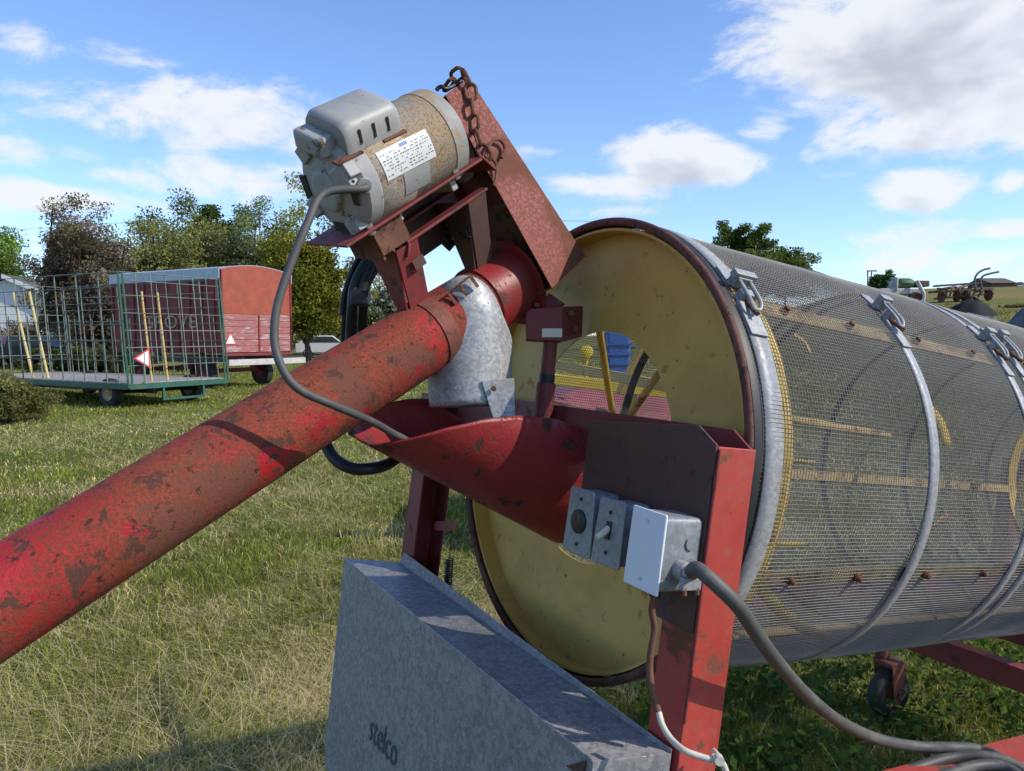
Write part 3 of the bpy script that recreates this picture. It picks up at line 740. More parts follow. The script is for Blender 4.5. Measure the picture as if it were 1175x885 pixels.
# name plate (curved on the body) with rows of small print and a blue trade box, blank plate below
def curved(a0, a1, t0, t1, rad, name, mat, par, n=8):
    V = []
    for i in range(n + 1):
        t = t0 + (t1 - t0) * i / n
        for a_ in (a0, a1): V.append(MP(a_, math.cos(t) * rad, math.sin(t) * rad))
    return MB().add(V, [(2 * i, 2 * i + 1, 2 * i + 3, 2 * i + 2) for i in range(n)]).build(name, mat, par, smooth=60)
d2r = math.radians
npl = curved(.044, .150, d2r(-10), d2r(22), MR + .0012, 'nameplate', m_plate, motor)
curved(.076, .132, d2r(-38), d2r(-11), MR + .0010, 'blank_plate', m_motorc, motor)
mb = MB()
rr = random.Random(3)
for row in range(8):
    t = d2r(16.5 - 3.2 * row); a_ = .048
    while a_ < .146:
        w = rr.uniform(.0015, .006)
        if rr.random() < .72 and not (row == 0 and .085 < a_ < .11):
            tt = d2r(.55); V = [MP(x, math.cos(y) * (MR + .0016), math.sin(y) * (MR + .0016)) for x, y in ((a_, t - tt), (min(a_ + w, .147), t - tt), (min(a_ + w, .147), t + tt), (a_, t + tt))]
            mb.add(V, [(0, 1, 2, 3)])
        a_ += w + rr.uniform(.001, .004)
mb.build('small_print', m_print, motor, smooth=0)
curved(.090, .106, d2r(16.5), d2r(20.5), MR + .0017, 'trade_box', m_blueprint, motor, 3)
# resilient cradle feet
for a_ in (.06, .19):
    mb = MB(); cen = MP(a_, 0, -MR * .30)
    mb.prism([MP(a_, x, z) for x, z in ((-.045, -.088), (.040, -.088), (.038, -.070), (.03, -.045), (0, -.04), (-.03, -.045), (-.04, -.065))], dm * .014)
    mb.build('foot', m_motorc, motor, smooth=0, bevel=.002)

# motor mount: slotted top plate, lower angle, two legs strapped to the tube
PT = -.094
K0 = at(397, 282, (MP(-.02, .075, -.085) - CAM) @ FV); K1 = at(553, 181, (MP(.255, .085, -.06) - CAM) @ FV)
ek = unit(K1 - K0); LK = np.linalg.norm(K1 - K0); ki = unit(-mside - ek * (-mside @ ek)); kd = np.cross(ek, ki); kd = -kd if kd @ mup > 0 else kd
def KP(a_, s_, t_): return K0 + ek * a_ + ki * s_ + kd * t_
def kbox(m, a0, a1, s0_, s1_, t0_, t1_): m.box(KP(a0, s0_, t0_), ek * (a1 - a0), ki * (s1_ - s0_), kd * (t1_ - t0_))
mb = MB()
kbox(mb, 0, LK, 0, .022, 0, .0045); kbox(mb, 0, LK, .105, .14, 0, .0045); kbox(mb, 0, .085, .0225, .1045, 0, .0045); kbox(mb, LK - .075, LK, .0225, .1045, 0, .0045)
mb.prism([KP(LK, 0, .0), KP(LK + .004, 0, 0), KP(LK + .022, 0, .030), KP(LK + .018, 0, .033)], ki * .14)
mount = mb.build('motor_mount', m_frame, aug, smooth=0, bevel=.001)
mb = MB()
kbox(mb, .105, LK - .005, .012, .034, .052, .057); kbox(mb, .105, LK - .005, .105, .13, .052, .057)
mb.prism([KP(.105, .012, .0575), KP(.112, .012, .0575), KP(.100, .012, .075), KP(.093, .012, .075)], ki * .02)
mb.build('lower_rail', m_frame, mount, smooth=0, bevel=.001)
mb = MB()
kbox(mb, .055, .115, .012, .017, .0055, .0515); kbox(mb, .055, .060, .0175, .11, .0055, .06); kbox(mb, .055, .115, .1105, .115, .0055, .06)
mb.build('angle_block', m_rust, mount, smooth=0, bevel=.001)
def on_axis(p): return Pa + dt * ((p - Pa) @ dt)
for a0, a1, mt_, bw in ((.080, .128, m_frame, .022), (LK - .052, LK - .008, m_dkplate, .020)):
    mb = MB(); fm = on_axis(KP((a0 + a1) / 2, .06, .058))
    for s0_ in (.016, .110):
        tp0, tp1 = KP(a0, s0_, .058), KP(a1, s0_, .058); tm = (tp0 + tp1) / 2
        dd_ = unit(tm - fm); q0_, q1_ = fm + dd_ * (TR_ - .006) - dt * bw, fm + dd_ * (TR_ - .006) + dt * bw
        mb.prism([tp0, tp1, q1_, q0_], ki * .005)
    tp0, tp1 = KP(a0, .0215, .058), KP(a0, .1095, .058); d0_, d1_ = unit(tp0 - fm), unit(tp1 - fm)
    mb.prism([tp0, tp1, fm + d1_ * (TR_ - .006) - dt * bw, fm + d0_ * (TR_ - .006) - dt * bw], ek * .004)
    mb.build('mount_leg', mt_, mount, smooth=0, bevel=.001)
_best = min(np.linspace(0, LK, 400), key=lambda q: abs(CX + FPX * (((KP(q, 0, 0) - CAM) @ RV) / ((KP(q, 0, 0) - CAM) @ FV)) - 494))
_c = KP(_best, .012, -.0005)
mb = MB(); mb.prism([_c + ek * .029 * math.cos(t) - kd * .027 * math.sin(t) for t in np.linspace(0, math.pi, 17)], ki * .02)
mb.build('foot', m_motorc, motor, smooth=30, bevel=.002)
mb = MB(); kbox(mb, .150, LK - .002, .134, .139, .006, .135); mb.build('back_plate', m_dkplate, mount, smooth=0, bevel=.001)
tp0 = KP(.098, .0150, .085); mb = MB(); mb.box(tp0, ek * .024, kd * .018, -ki * .001); mb.build('decal', m_dkplate, mount, smooth=0)
for a_, s_ in ((.055, .012), (LK - .055, .012), (LK - .045, .03), (.085, .05)):
    mb = MB(); mb.tube([KP(a_, s_, .012), KP(a_, s_, -.012)], .0035, 8); hexbolt(mb, KP(a_, s_, 0), -kd, .007, .006); hexbolt(mb, KP(a_, s_, .0046), kd, .007, .006); mb.build('bolt', m_bolt, mount)

# ================================================================== chains
def chain(pts, name, label, ln=.037, wd=.0098, wr=.0035, mat=None, loc=None):
    P = spline(pts, 30); L = [0]
    for i in range(1, len(P)): L.append(L[-1] + np.linalg.norm(P[i] - P[i - 1]))
    step = ln - 2.2 * wr; mb = MB(); s = 0; k = 0
    def on(x):
        j = int(np.searchsorted(L, min(max(x, 0), L[-1] - 1e-6))); j = max(j, 1)
        f = (x - L[j - 1]) / max(L[j] - L[j - 1], 1e-9); return P[j - 1] + (P[j] - P[j - 1]) * f
    while s + step <= L[-1]:
        a_, b_ = on(s), on(s + step); d = unit(b_ - a_); mid = (a_ + b_) / 2
        x = unit(np.cross(d, FV)); y = np.cross(d, x)
        ang = (.25 if k % 2 else 1.45) + .25 * math.sin(k * 1.7); w = x * math.cos(ang) + y * math.sin(ang)
        h = ln / 2 - wr; loop = []
        for i in range(20):
            t = 2 * math.pi * i / 20; cx_, sy = math.cos(t), math.sin(t)
            loop.append(mid + d * ((h - wd) * (1 if sy > 0 else -1) + wd * sy) + w * wd * cx_)
        loop.append(loop[0]); loop.append(loop[1])
        mb.tube(loop, wr, 7, caps=False); s += step; k += 1
    return tag(mb.build(name, mat or m_rust, None, loc=pts[0]), label, 'chain')
gt = (q4[0] + q4[1]) / 2
def gd(px, py, off=.008): return GV(px, py) + vdir * off
chain([GV(531, 95) - vdir * .05 + wv * .012, GV(531, 88) + wv * .012, gd(534, 96, .010), gd(537, 112, .012), gd(540, 130), gd(541, 150), gd(546, 166), gd(552, 180, .012), gd(557, 188, .014)],
      'steel_chain', 'rusty link chain draped over the top corner of the red belt guard')
cd2 = (MP(.2, 0, PT - .06) - CAM) @ FV
chain([at(519, 238, cd2 - .01), at(524, 252, cd2), at(531, 268, cd2), at(540, 274, cd2 - .01), at(536, 256, cd2 - .02), at(541, 238, cd2 - .03)], 'steel_chain',
      'short dark chain hanging under the motor mount above the red tube', ln=.020, wd=.0055, wr=.0022, mat=m_black)
# hook at the chain's end and the clip on the guard's top corner
mb = MB(); mb.tube(spline([gd(553, 184, .012), gd(557, 170, .014), gd(565, 163, .012), gd(573, 166, .010), gd(576, 174, .010), gd(572, 184, .010)], 8), .0033, 8)
mb.tube(spline([gd(553, 184, .012), gd(560, 187, .014), gd(565, 192, .012), gd(566, 204, .01), gd(563, 216, .01)], 8), .0028, 8)
tag(mb.build('chain_hook', m_rust, None, loc=gd(560, 185)), 'open rusty wire hook at the lower end of the draped chain', 'hook')
mb = MB(); gdp = (GV(515, 100) - CAM) @ FV
mb.tube(spline([at(501, 104, gdp), at(503, 101, gdp), at(507, 99.5, gdp), at(511, 102, gdp), at(518, 100, gdp + .01), at(530, 93, gdp + .02)], 6), .0038, 8)
mb.build('guard_clip', m_black, guard)

# ================================================================== cords and cables
def cable(pts, r, name, label, cat, mat, n=12, sub=12, group=None):
    P = spline(pts, sub); mb = MB(); mb.tube(P, r, n)
    return tag(mb.build(name, mat, None, loc=pts[0], smooth=60), label, cat, group)
dc = (CORD_IN - CAM) @ FV
_dl = (cyl_hit(462, 506) - CAM) @ FV
cable([MP(.010, MR * .72, 0), MP(-.004, MR * 1.06, -.006), at(372, 222, dc - .045), at(352, 258, dc - .07), at(333, 305, dc - .085), at(318, 352, dc - .095), at(315, 392, dc - .10), at(325, 425, dc - .105), at(345, 448, dc - .10),
       at(385, 466, dc - .075), at(425, 483, (dc - .07 + _dl) / 2), at(452, 498, _dl - .004), at(466, 505.5, _dl + .020), at(482, 520, _dl + .05)], .0060, 'motor_cord',
      'grey rubber power cord looping from the motor down into the red scoop', 'cord', m_grey_cord, sub=14)
db = 1.45
for i, (dx, dy, dd, r) in enumerate(((0, 0, 0, .0095), (13, 4, .02, .009), (-7, -3, .03, .007))):
    lab = ('thick black cable at the front of the bundle behind the red tube', 'thick black cable at the back of the bundle behind the red tube', 'thin black cable, leftmost of the bundle behind the red tube')[i]
    cable([at(520 + dx, 268 + dy, db + dd), at(490 + dx, 262 + dy, db + dd), at(458 + dx, 272 + dy * 2, db + dd), at(425 + dx, 296 + dy, db + dd - .02), at(408 + dx, 325, db + dd - .03), at(404 + dx, 352, db + dd - .03), at(402 + dx, 385, db + dd), at(400 + dx, 430, db + dd + .02)], r, 'black_cable', lab, 'cable', m_black)
cable([at(395, 440, 1.42), at(376, 472, 1.38), at(372, 500, 1.36), at(382, 524, 1.34), at(402, 537, 1.32), at(424, 538, 1.32), at(446, 532, 1.36), at(470, 515, 1.42)], .0105, 'black_hose', 'black hose curving under the red tube to the front of the scoop', 'hose', m_black)
cable([at(520, 284, 1.46), at(494, 262, 1.45), at(468, 262, 1.45), at(440, 285, 1.44), at(420, 322, 1.42), at(412, 352, 1.42)], .011, 'black_hose', 'black hose arching below the motor mount against the sky', 'hose', m_black)
cable([at(528, 262, 1.47), at(500, 246, 1.46), at(470, 250, 1.46), at(436, 268, 1.45), at(410, 300, 1.44), at(396, 335, 1.44), at(392, 362, 1.44)], .0055, 'black_cable', 'thin black cable arching highest under the motor mount', 'cable', m_black)
mb = MB(); cp = at(414, 343, 1.40); mb.cbox(cp, RV * .016, UV * .013, FV * .016); mb.cbox(cp + UV * .013, RV * .010, UV * .005, FV * .01)
tag(mb.build('cable_connector', m_black, None, loc=cp, bevel=.003), 'square black connector joined to the black cables behind the tube', 'connector')
# grey power cable from the white-plated box to the coil on the rail
d0 = (CABLE_TOP - CAM) @ FV
def rl(px, py, du=.012): return MU(px, py, -.455 + du)
dr0 = (rl(1122, 863) - CAM) @ FV
_c = [at(x, y, dr0 + dd) for x, y, dd in ((1122, 860, 0), (1150, 872, -.03), (1172, 900, -.06), (1120, 935, -.10), (1040, 925, -.12), (1005, 902, -.12), (1045, 884, -.06), (1090, 870, -.03), (1130, 868, -.035), (1166, 879, -.05), (1190, 905, -.08), (1150, 950, -.14), (1080, 930, -.15),
      (1062, 903, -.12), (1095, 886, -.08), (1130, 878, -.06), (1160, 884, -.07), (1182, 912, -.12), (1150, 960, -.18))]
cable([CABLE_TOP - s_ * .01, CABLE_TOP + s_ * .022, at(800, 653, d0 - .03), at(822, 671, d0 - .045), at(848, 697, d0 - .04), at(868, 727, d0 - .01), at(892, 760, d0 + .04), at(925, 797, d0 + .12), at(965, 829, d0 + .22), at(1010, 849, d0 + .30), at(1055, 857, (d0 + .32 + dr0) / 2), at(1095, 858, dr0 - .02)] + _c, .0096, 'power_cable',
      'grey jacketed power cable from the white plated box to a coil on the rail', 'cable', m_conduit, sub=14)
# brown cord under the white-plated box and the tie round the post
dcd = (CORD_TOP - CAM) @ FV
cable([CORD_TOP, at(748, 700, dcd), at(751, 722, dcd), at(746, 755, dcd - .003), at(747, 785, dcd - .006), at(754, 812, dcd - .01), at(759, 828, dcd - .012)], .0047, 'brown_cord', 'frayed brown cord hanging from the white plated box to the tie', 'cord', m_brown)
dz = .955
P_ = spline([at(756, 818, dz + .03), at(760, 832, dz + .02), at(770, 848, dz + .005), at(785, 861, dz - .015), at(803, 868, dz - .02), at(820, 873, dz - .022), at(829, 877, dz - .01), at(824, 868, dz + .03), at(819, 862, dz + .06)], 12)
mb = MB(); mb.tube(P_, .0040, 10); mb.tube(spline([at(818, 868, dz - .022), at(826, 873, dz - .030), at(831, 880, dz - .028), at(838, 900, dz - .02)], 8), .0040, 10)
mb.lathe(at(826, 874, dz - .034), FV, [(0, .0001), (0, .006), (.010, .006), (.010, .0001)], 10)
tag(mb.build('cable_tie', m_tie, None, loc=P_[0], smooth=60), 'dirty white tie knotted round the red post above the coil', 'cable tie')

#@@BACKGROUND@@
# ================================================================== GROUND AND GRASS
def vnoise(x, y, s, seed=0):
    """smooth value noise"""
    x = np.asarray(x) / s; y = np.asarray(y) / s; xi = np.floor(x).astype(int); yi = np.floor(y).astype(int); fx = x - xi; fy = y - yi
    def h(i, j):
        n = (i * 374761393 + j * 668265263 + seed * 974634777) & 0x7fffffff
        n = ((n ^ (n >> 13)) * 1274126177) & 0x7fffffff
        return ((n ^ (n >> 16)) & 0xffff) / 65535.0
    fx = fx * fx * (3 - 2 * fx); fy = fy * fy * (3 - 2 * fy)
    return (h(xi, yi) * (1 - fx) + h(xi + 1, yi) * fx) * (1 - fy) + (h(xi, yi + 1) * (1 - fx) + h(xi + 1, yi + 1) * fx) * fy
# one sheet to the horizon, finer near the camera
rs = np.concatenate([[0.0], np.geomspace(.5, 2600, 110)]); na = 160
an = np.linspace(0, 2 * np.pi, na, endpoint=False)
Rg, Ag = np.meshgrid(rs, an, indexing='ij'); Xg, Yg = Rg * np.sin(Ag), Rg * np.cos(Ag)
Zg = gz(Xg, Yg); Zg = np.where(Rg > 300, Zg * np.clip(1 - (Rg - 300) / 2500, 0, 1), Zg)
ig, jg = np.meshgrid(np.arange(len(rs) - 1), np.arange(na), indexing='ij')
Fg = np.stack([ig * na + jg, (ig + 1) * na + jg, (ig + 1) * na + (jg + 1) % na, ig * na + (jg + 1) % na], -1).reshape(-1, 4)
def field_mat():
    m, nt, b = new_mat('meadow'); v = mapped(nt)
    n1 = tex_noise(nt, v, .9, 6, .65); n2 = tex_noise(nt, v, .11, 4, .6); n3 = tex_noise(nt, v, 22, 6, .7)
    c = mixc(nt, ramp(nt, n1, .35, .65), (.10, .115, .026), (.20, .175, .07))
    c = mixc(nt, ramp(nt, n2, .42, .62), c, (.085, .095, .024))
    c = mixc(nt, ramp(nt, n3, .45, .75), c, (.030, .026, .012))
    # dry pale pasture on the rise far away
    geo = nt.nodes.new('ShaderNodeNewGeometry'); sp = nt.nodes.new('ShaderNodeSeparateXYZ'); nt.links.new(geo.outputs['Position'], sp.inputs[0])
    far = ramp(nt, sp.outputs[2], .6, 2.5)
    c = mixc(nt, far, c, mixc(nt, ramp(nt, tex_noise(nt, v, .07, 5, .6), .4, .62), (.20, .155, .05), (.135, .14, .035)))
    nt.links.new(c, b.inputs['Base Color']); b.inputs['Roughness'].default_value = .95; b.inputs['Specular IOR Level'].default_value = .1
    bn = nt.nodes.new('ShaderNodeBump'); bn.inputs['Strength'].default_value = .6; bn.inputs['Distance'].default_value = .03
    nt.links.new(n3, bn.inputs['Height']); nt.links.new(bn.outputs['Normal'], b.inputs['Normal'])
    return m
fo = np_mesh('field', np.stack([Xg, Yg, Zg], -1).reshape(-1, 3), Fg, field_mat(), None, smooth=True); fo['kind'] = 'structure'
m_grass = leafmat('grass_blades', .3)
def blades(name, X, Y, h, w, lean, laz, tint, z0=0.0, curl=1.0, low=.55):
    """bent blades: 3 levels, 5 vertices"""
    n = len(X); Z = gz(X, Y) + z0
    az = rng.uniform(0, 2 * np.pi, n); sx, sy = np.cos(az) * w, np.sin(az) * w
    lx_, ly_ = np.cos(laz), np.sin(laz)
    m1 = lean * low; m2 = lean * curl
    p1 = np.stack([X + lx_ * h * np.sin(m1) * .55, Y + ly_ * h * np.sin(m1) * .55, Z + h * np.cos(m1) * .55], -1)
    p2 = p1 + np.stack([lx_ * h * np.sin(m2) * .55, ly_ * h * np.sin(m2) * .55, h * np.cos(m2) * .5], -1)
    p2[:, 2] = np.maximum(p2[:, 2], Z + .006)
    S = np.stack([sx, sy, np.zeros(n)], -1)
    P0 = np.stack([X, Y, Z - .01], -1)
    V = np.stack([P0 - S, P0 + S, p1 + S * .8, p1 - S * .8, p2 + S * .18, p2 - S * .18], 1).reshape(-1, 3)
    b = np.arange(n)[:, None] * 6
    F = np.concatenate([b + A([[0, 1, 2, 3]]), b + A([[3, 2, 4, 5]])], 0)
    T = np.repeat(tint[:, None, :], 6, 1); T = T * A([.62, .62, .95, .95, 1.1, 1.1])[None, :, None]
    o = np_mesh(name, V, F, m_grass, None, tint=T.reshape(-1, 3)); return o
N = 430000
r = np.exp(rng.uniform(math.log(1.7), math.log(46), N)); az = rng.uniform(-.82, .80, N)
X, Y = r * np.sin(az), r * np.cos(az)
dry = .60 * vnoise(X, Y, .8, 1) + .40 * vnoise(X, Y, 3.1, 2) + .18 * (vnoise(X, Y, .22, 3) - .5)
mow = ss((r - 7.5) / 5) * (X < 1)                         # shorter greener turf towards the wagons
tallb = ss((vnoise(X, Y, 1.3, 7) - .45) * 4)
isdry = rng.uniform(0, 1, N) < np.clip((dry - .42) * 2.6, .12, .72) * (1 - .45 * mow) * np.where((X > .35) & (Y < 4.2), .45, 1)
h = rng.uniform(.026, .075, N) * (1 + .55 * tallb * (1 - mow)) * np.where(isdry, .95, 1.0)
g1 = A([.072, .108, .015]); g2 = A([.195, .205, .036]); s1 = A([.36, .29, .13]); s2 = A([.52, .43, .23])
q = rng.uniform(0, 1, (N, 1))
tint = np.where(isdry[:, None], s1 + (s2 - s1) * q, g1 + (g2 - g1) * q)
tint = tint * 1.55 * (1 + .25 * (mow * (~isdry))[:, None]) * (.55 + .45 * vnoise(X, Y, .5, 9) + .45 * vnoise(X, Y, .13, 10))[:, None]
wd = .0016 * np.maximum(1, r / 3.2) * rng.uniform(.5, 1.35, N)
lean = np.abs(rng.normal(.85, .5, N)) + np.where(isdry, .45, 0)
laz = rng.uniform(0, 2 * np.pi, N) + 3 * vnoise(X, Y, .4, 5)
hill = (gz(X, Y) > .7)[:, None]; tint = np.where(hill, tint * .35 + A([.20, .19, .06]) * .65, tint)
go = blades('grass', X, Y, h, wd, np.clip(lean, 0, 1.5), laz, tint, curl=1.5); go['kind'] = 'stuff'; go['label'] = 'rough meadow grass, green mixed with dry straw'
# long flattened straw stems lying in swirls
N = 84000
r = np.exp(rng.uniform(math.log(1.8), math.log(15), N)); az = rng.uniform(-.80, .75, N); X, Y = r * np.sin(az), r * np.cos(az)
keep = (vnoise(X, Y, .9, 21) * .65 + vnoise(X, Y, .3, 22) * .35 > .47) & ~((X > .5) & (Y < 3.6) & (rng.uniform(0, 1, N) < .8)); X, Y, r = X[keep], Y[keep], r[keep]; N = len(X)
q = rng.uniform(0, 1, (N, 1)); tint = A([.46, .37, .18]) + (A([.66, .56, .33]) - A([.40, .31, .15])) * q
o = blades('straw', X, Y, rng.uniform(.07, .32, N) * (.45 + .8 * vnoise(X, Y, 1.2, 25)), .0009 * np.maximum(1, r / 3.5), np.clip(rng.normal(1.40, .18, N), .6, 1.57), 6 * vnoise(X, Y, .9, 23) + rng.normal(0, 1.3, N), tint, z0=rng.uniform(.005, .06, N), curl=1.08, low=.97)
o['kind'] = 'stuff'; o['label'] = 'long dry straw stems lying across the meadow'
# standing seed stalks
N = 4200
r = np.exp(rng.uniform(math.log(2.2), math.log(16), N)); az = rng.uniform(-.75, .15, N); X, Y = r * np.sin(az), r * np.cos(az)
keep = (vnoise(X, Y, .8, 31) > .60) & (r < 11) & (r > 3.2); X, Y, r = X[keep], Y[keep], r[keep]; N = len(X)
q = rng.uniform(0, 1, (N, 1)); tint = A([.36, .28, .12]) + A([.18, .16, .10]) * q
o = blades('seed_stalks', X, Y, rng.uniform(.12, .30, N), .0011 * np.maximum(1, r / 4), np.clip(rng.normal(.7, .4, N), .02, 1.4), rng.uniform(0, 6.28, N), tint, curl=1.3)
o['kind'] = 'stuff'; o['label'] = 'thin tall seed stalks standing in the meadow'
# broad leaved weeds under and behind the drum
def leaves(cen, size, nrm_bias, seed, asp=.55):
    n = len(cen); g = np.random.default_rng(seed)
    d = g.normal(size=(n, 3)); d[:, 2] += nrm_bias; d /= np.linalg.norm(d, axis=1)[:, None]
    t = np.cross(d, g.normal(size=(n, 3))); t /= np.linalg.norm(t, axis=1)[:, None]; bt = np.cross(d, t)
    s = size[:, None]
    V = np.stack([cen - t * s, cen + bt * s * asp + d * s * .1, cen + t * s, cen - bt * s * asp + d * s * .1], 1).reshape(-1, 3)
    F = np.arange(n)[:, None] * 4 + A([[0, 1, 2, 3]])
    return V, F
N = 15000
cx_ = rng.uniform(.5, 3.2, N); cy_ = rng.uniform(2.4, 5.0, N)
msk = vnoise(cx_, cy_, .35, 41) * .6 + vnoise(cx_, cy_, .12, 42) * .4 > .46; cx_, cy_ = cx_[msk], cy_[msk]; N = len(cx_)
cz = gz(cx_, cy_) + rng.uniform(.01, .16, N) * (.4 + vnoise(cx_, cy_, .3, 43))
V, F = leaves(np.stack([cx_, cy_, cz], -1), rng.uniform(.010, .026, N), 1.1, 5)
tq = (A([.030, .062, .012]) + rng.uniform(0, 1, (N, 1)) * A([.09, .13, .03])).repeat(4, 0)
o = np_mesh('weeds', V, F, leafmat('weed_leaf', .3), None, tint=tq); o['kind'] = 'stuff'; o['label'] = 'low broad leaved weeds under the drum'

# ================================================================== TREES AND BUSHES
m_leaf = leafmat('tree_leaf', .38)
m_bark = surf('bark', (.075, .058, .045), (.05, .038, .03), rough=.9, bump=.5, bscale=25, stretch=(1, 1, .25))
def crown_shape(g, n, cen, rx, ry, rz, lumps, rough_):
    pts = []
    while len(pts) < n:
        d = g.normal(size=3); d /= np.linalg.norm(d); k = g.uniform(.25, 1) ** .45
        lump = 1 + rough_ * sum(math.sin(d @ w * f + ph) for w, f, ph in lumps) / 2
        p = d * k * lump
        if p[2] < -.75: continue
        pts.append(cen + p * A([rx, ry, rz]))
    return A(pts)
def tree(name, label, px, py_top, depth, wpx, base_frac, c1, c2, seed, nclump=110, per=70, leaf=.17, group='trees beyond the wagons', lean=0, sparse=1.0, cat='tree', rough_=.5):
    g = np.random.default_rng(seed)
    b = at(px, 385, depth); x, y = b[0], b[1]; z0 = float(gz(x, y)); top = at(px, py_top, depth)[2]
    h = top - z0; rx = wpx / 2 * depth / FPX
    t = thing(name, label, cat, (x, y, z0), group)
    zc = z0 + h * (base_frac + (1 - base_frac) * .5); rz = h * (1 - base_frac) * .5
    cen = A([x + lean, y, zc])
    lumps = [(unit(g.normal(size=3)), g.uniform(3, 6), g.uniform(0, 6)) for _ in range(5)]
    cl = crown_shape(g, nclump, cen, rx, rx * .9, rz, lumps, rough_)
    cr = .30 * min(rx, rz * 1.2) * sparse
    per = int(per * 3.6); leaf = leaf * .52
    P = (cl[:, None, :] + np.clip(g.normal(size=(len(cl), per, 3)), -1.5, 1.5) * cr * A([.55, .55, .42])).reshape(-1, 3)
    tone = np.repeat(g.uniform(.45, 1.25, len(cl)), per) * g.uniform(.7, 1.3, len(P))
    mixk = np.clip(np.repeat(g.uniform(0, 1, len(cl)), per) + g.normal(0, .2, len(P)), 0, 1)[:, None]
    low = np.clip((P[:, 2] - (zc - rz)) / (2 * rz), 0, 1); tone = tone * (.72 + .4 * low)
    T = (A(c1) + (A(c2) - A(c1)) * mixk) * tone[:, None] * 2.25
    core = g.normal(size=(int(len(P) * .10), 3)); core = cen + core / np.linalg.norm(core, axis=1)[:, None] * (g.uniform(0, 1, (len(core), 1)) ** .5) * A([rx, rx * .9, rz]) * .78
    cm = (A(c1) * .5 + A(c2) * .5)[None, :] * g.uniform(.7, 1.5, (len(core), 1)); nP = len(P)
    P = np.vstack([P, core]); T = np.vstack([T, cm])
    sz = np.concatenate([g.uniform(.6, 1.3, nP) * leaf, g.uniform(1.4, 2.8, len(core)) * leaf])
    V, F = leaves(P, sz, .5, seed + 1, .6)
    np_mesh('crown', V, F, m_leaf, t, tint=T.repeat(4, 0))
    mb = MB(); tr = max(.05, h * .022)
    fork = A([x + lean * .4, y, z0 + h * max(base_frac, .12) * 1.1])
    mb.tube(spline([A([x, y, z0 - .1]), (A([x, y, z0]) + fork) / 2 + g.normal(size=3) * .05, fork], 5), [tr * (1.3 - .05 * i) for i in range(11)], 9)
    for c in cl[g.choice(len(cl), min(16, len(cl)), replace=False)]:
        mid = fork + (c - fork) * .5 + g.normal(size=3) * .12 * rx + A([0, 0, .1 * rz])
        pp = spline([fork - A([0, 0, .1]), mid, c], 4); mb.tube(pp, [tr * .55 * (1 - .085 * i) for i in range(len(pp))], 6)
    mb.build('trunk', m_bark, t)
    return t
OL1, OL2 = (.070, .080, .022), (.125, .125, .045)
G1, G2 = (.045, .075, .014), (.095, .120, .028)
PU1, PU2 = (.095, .066, .050), (.125, .110, .055)
tree('bush', 'low brown leaved shrub half hiding the white house wall', 35, 372, 44, 70, .0, (.06, .05, .03), (.11, .10, .04), 23, 50, 50, .12, group=None, cat='bush')
tree('tree', 'bright green tree at the left edge behind the white house', -8, 262, 52, 90, .12, (.06, .11, .015), (.12, .17, .03), 21, 90, 60)
tree('tree', 'purple brown thin leaved tree overhanging the cage wagon', 92, 240, 36, 96, .10, PU1, PU2, 22, 170, 60, .12, rough_=.75, sparse=.9)
tree('tree', 'small purple brown tree just left of the red wagon', 122, 290, 33, 75, .0, PU1, (.10, .085, .05), 33, 90, 60, .11)
tree('tree', 'olive green tree directly above the middle of the red wagon', 182, 268, 46, 100, .05, OL1, OL2, 24, 130, 70, .16)
tree('tree', 'dark green tree crown rising highest above the red wagon', 245, 226, 62, 70, .25, (.030, .052, .012), (.06, .085, .02), 25, 80, 80, .20)
tree('tree', 'wide olive tree just right of the dark crown', 232, 252, 50, 112, .05, (.075, .085, .028), (.14, .14, .055), 26, 150, 70, .16)
tree('tree', 'grey green willowy tree behind the right end of the red wagon', 292, 262, 50, 80, .05, (.085, .100, .040), (.13, .145, .065), 27, 110, 70, .15)
tree('tree', 'golden green round tree right of the red wagon', 352, 258, 44, 100, .10, (.085, .095, .014), (.150, .135, .022), 28, 170, 80, .15)
tree('tree', 'pale grey green feathery tree seen below the motor', 445, 288, 60, 70, .05, (.16, .17, .12), (.24, .24, .18), 29, 60, 40, .16, sparse=.8)
tree('tree', 'dark green tree low behind the hanging black cables', 400, 345, 60, 80, .0, G1, G2, 30, 70, 60, .18)
tree('tree', 'round dark green tree peeping over the drum, taller of two', 850, 264, 75, 48, .25, (.040, .062, .014), (.085, .100, .024), 31, 110, 80, .22, group='trees behind the drum')
tree('tree', 'lower dark green tree peeping over the drum on the right', 900, 287, 78, 58, .2, (.038, .060, .014), (.075, .095, .024), 32, 100, 80, .22, group='trees behind the drum')
tree('tree', 'dark green tree behind the drum hidden under its top edge', 790, 300, 80, 90, .1, G1, G2, 34, 80, 70, .22, group='trees behind the drum')
tree('tree', 'olive hedge tree filling the gap left of the red wagon roof', 140, 282, 52, 90, .0, (.08, .085, .03), (.125, .125, .05), 71, 120, 60, .15)
tree('tree', 'olive hedge tree low between the willowy and golden trees', 318, 282, 56, 80, .0, OL1, OL2, 72, 110, 60, .15)
tree('bush', 'olive bush at the left edge beside the cage wagon', 8, 432, 13.2, 100, .0, (.07, .075, .022), (.15, .135, .05), 40, 90, 70, .035, group=None, cat='bush')
tree('bush', 'dark low bush behind the cage wagon floor', 105, 398, 30, 130, .0, (.03, .035, .015), (.06, .06, .025), 41, 70, 60, .09, group=None, cat='bush')

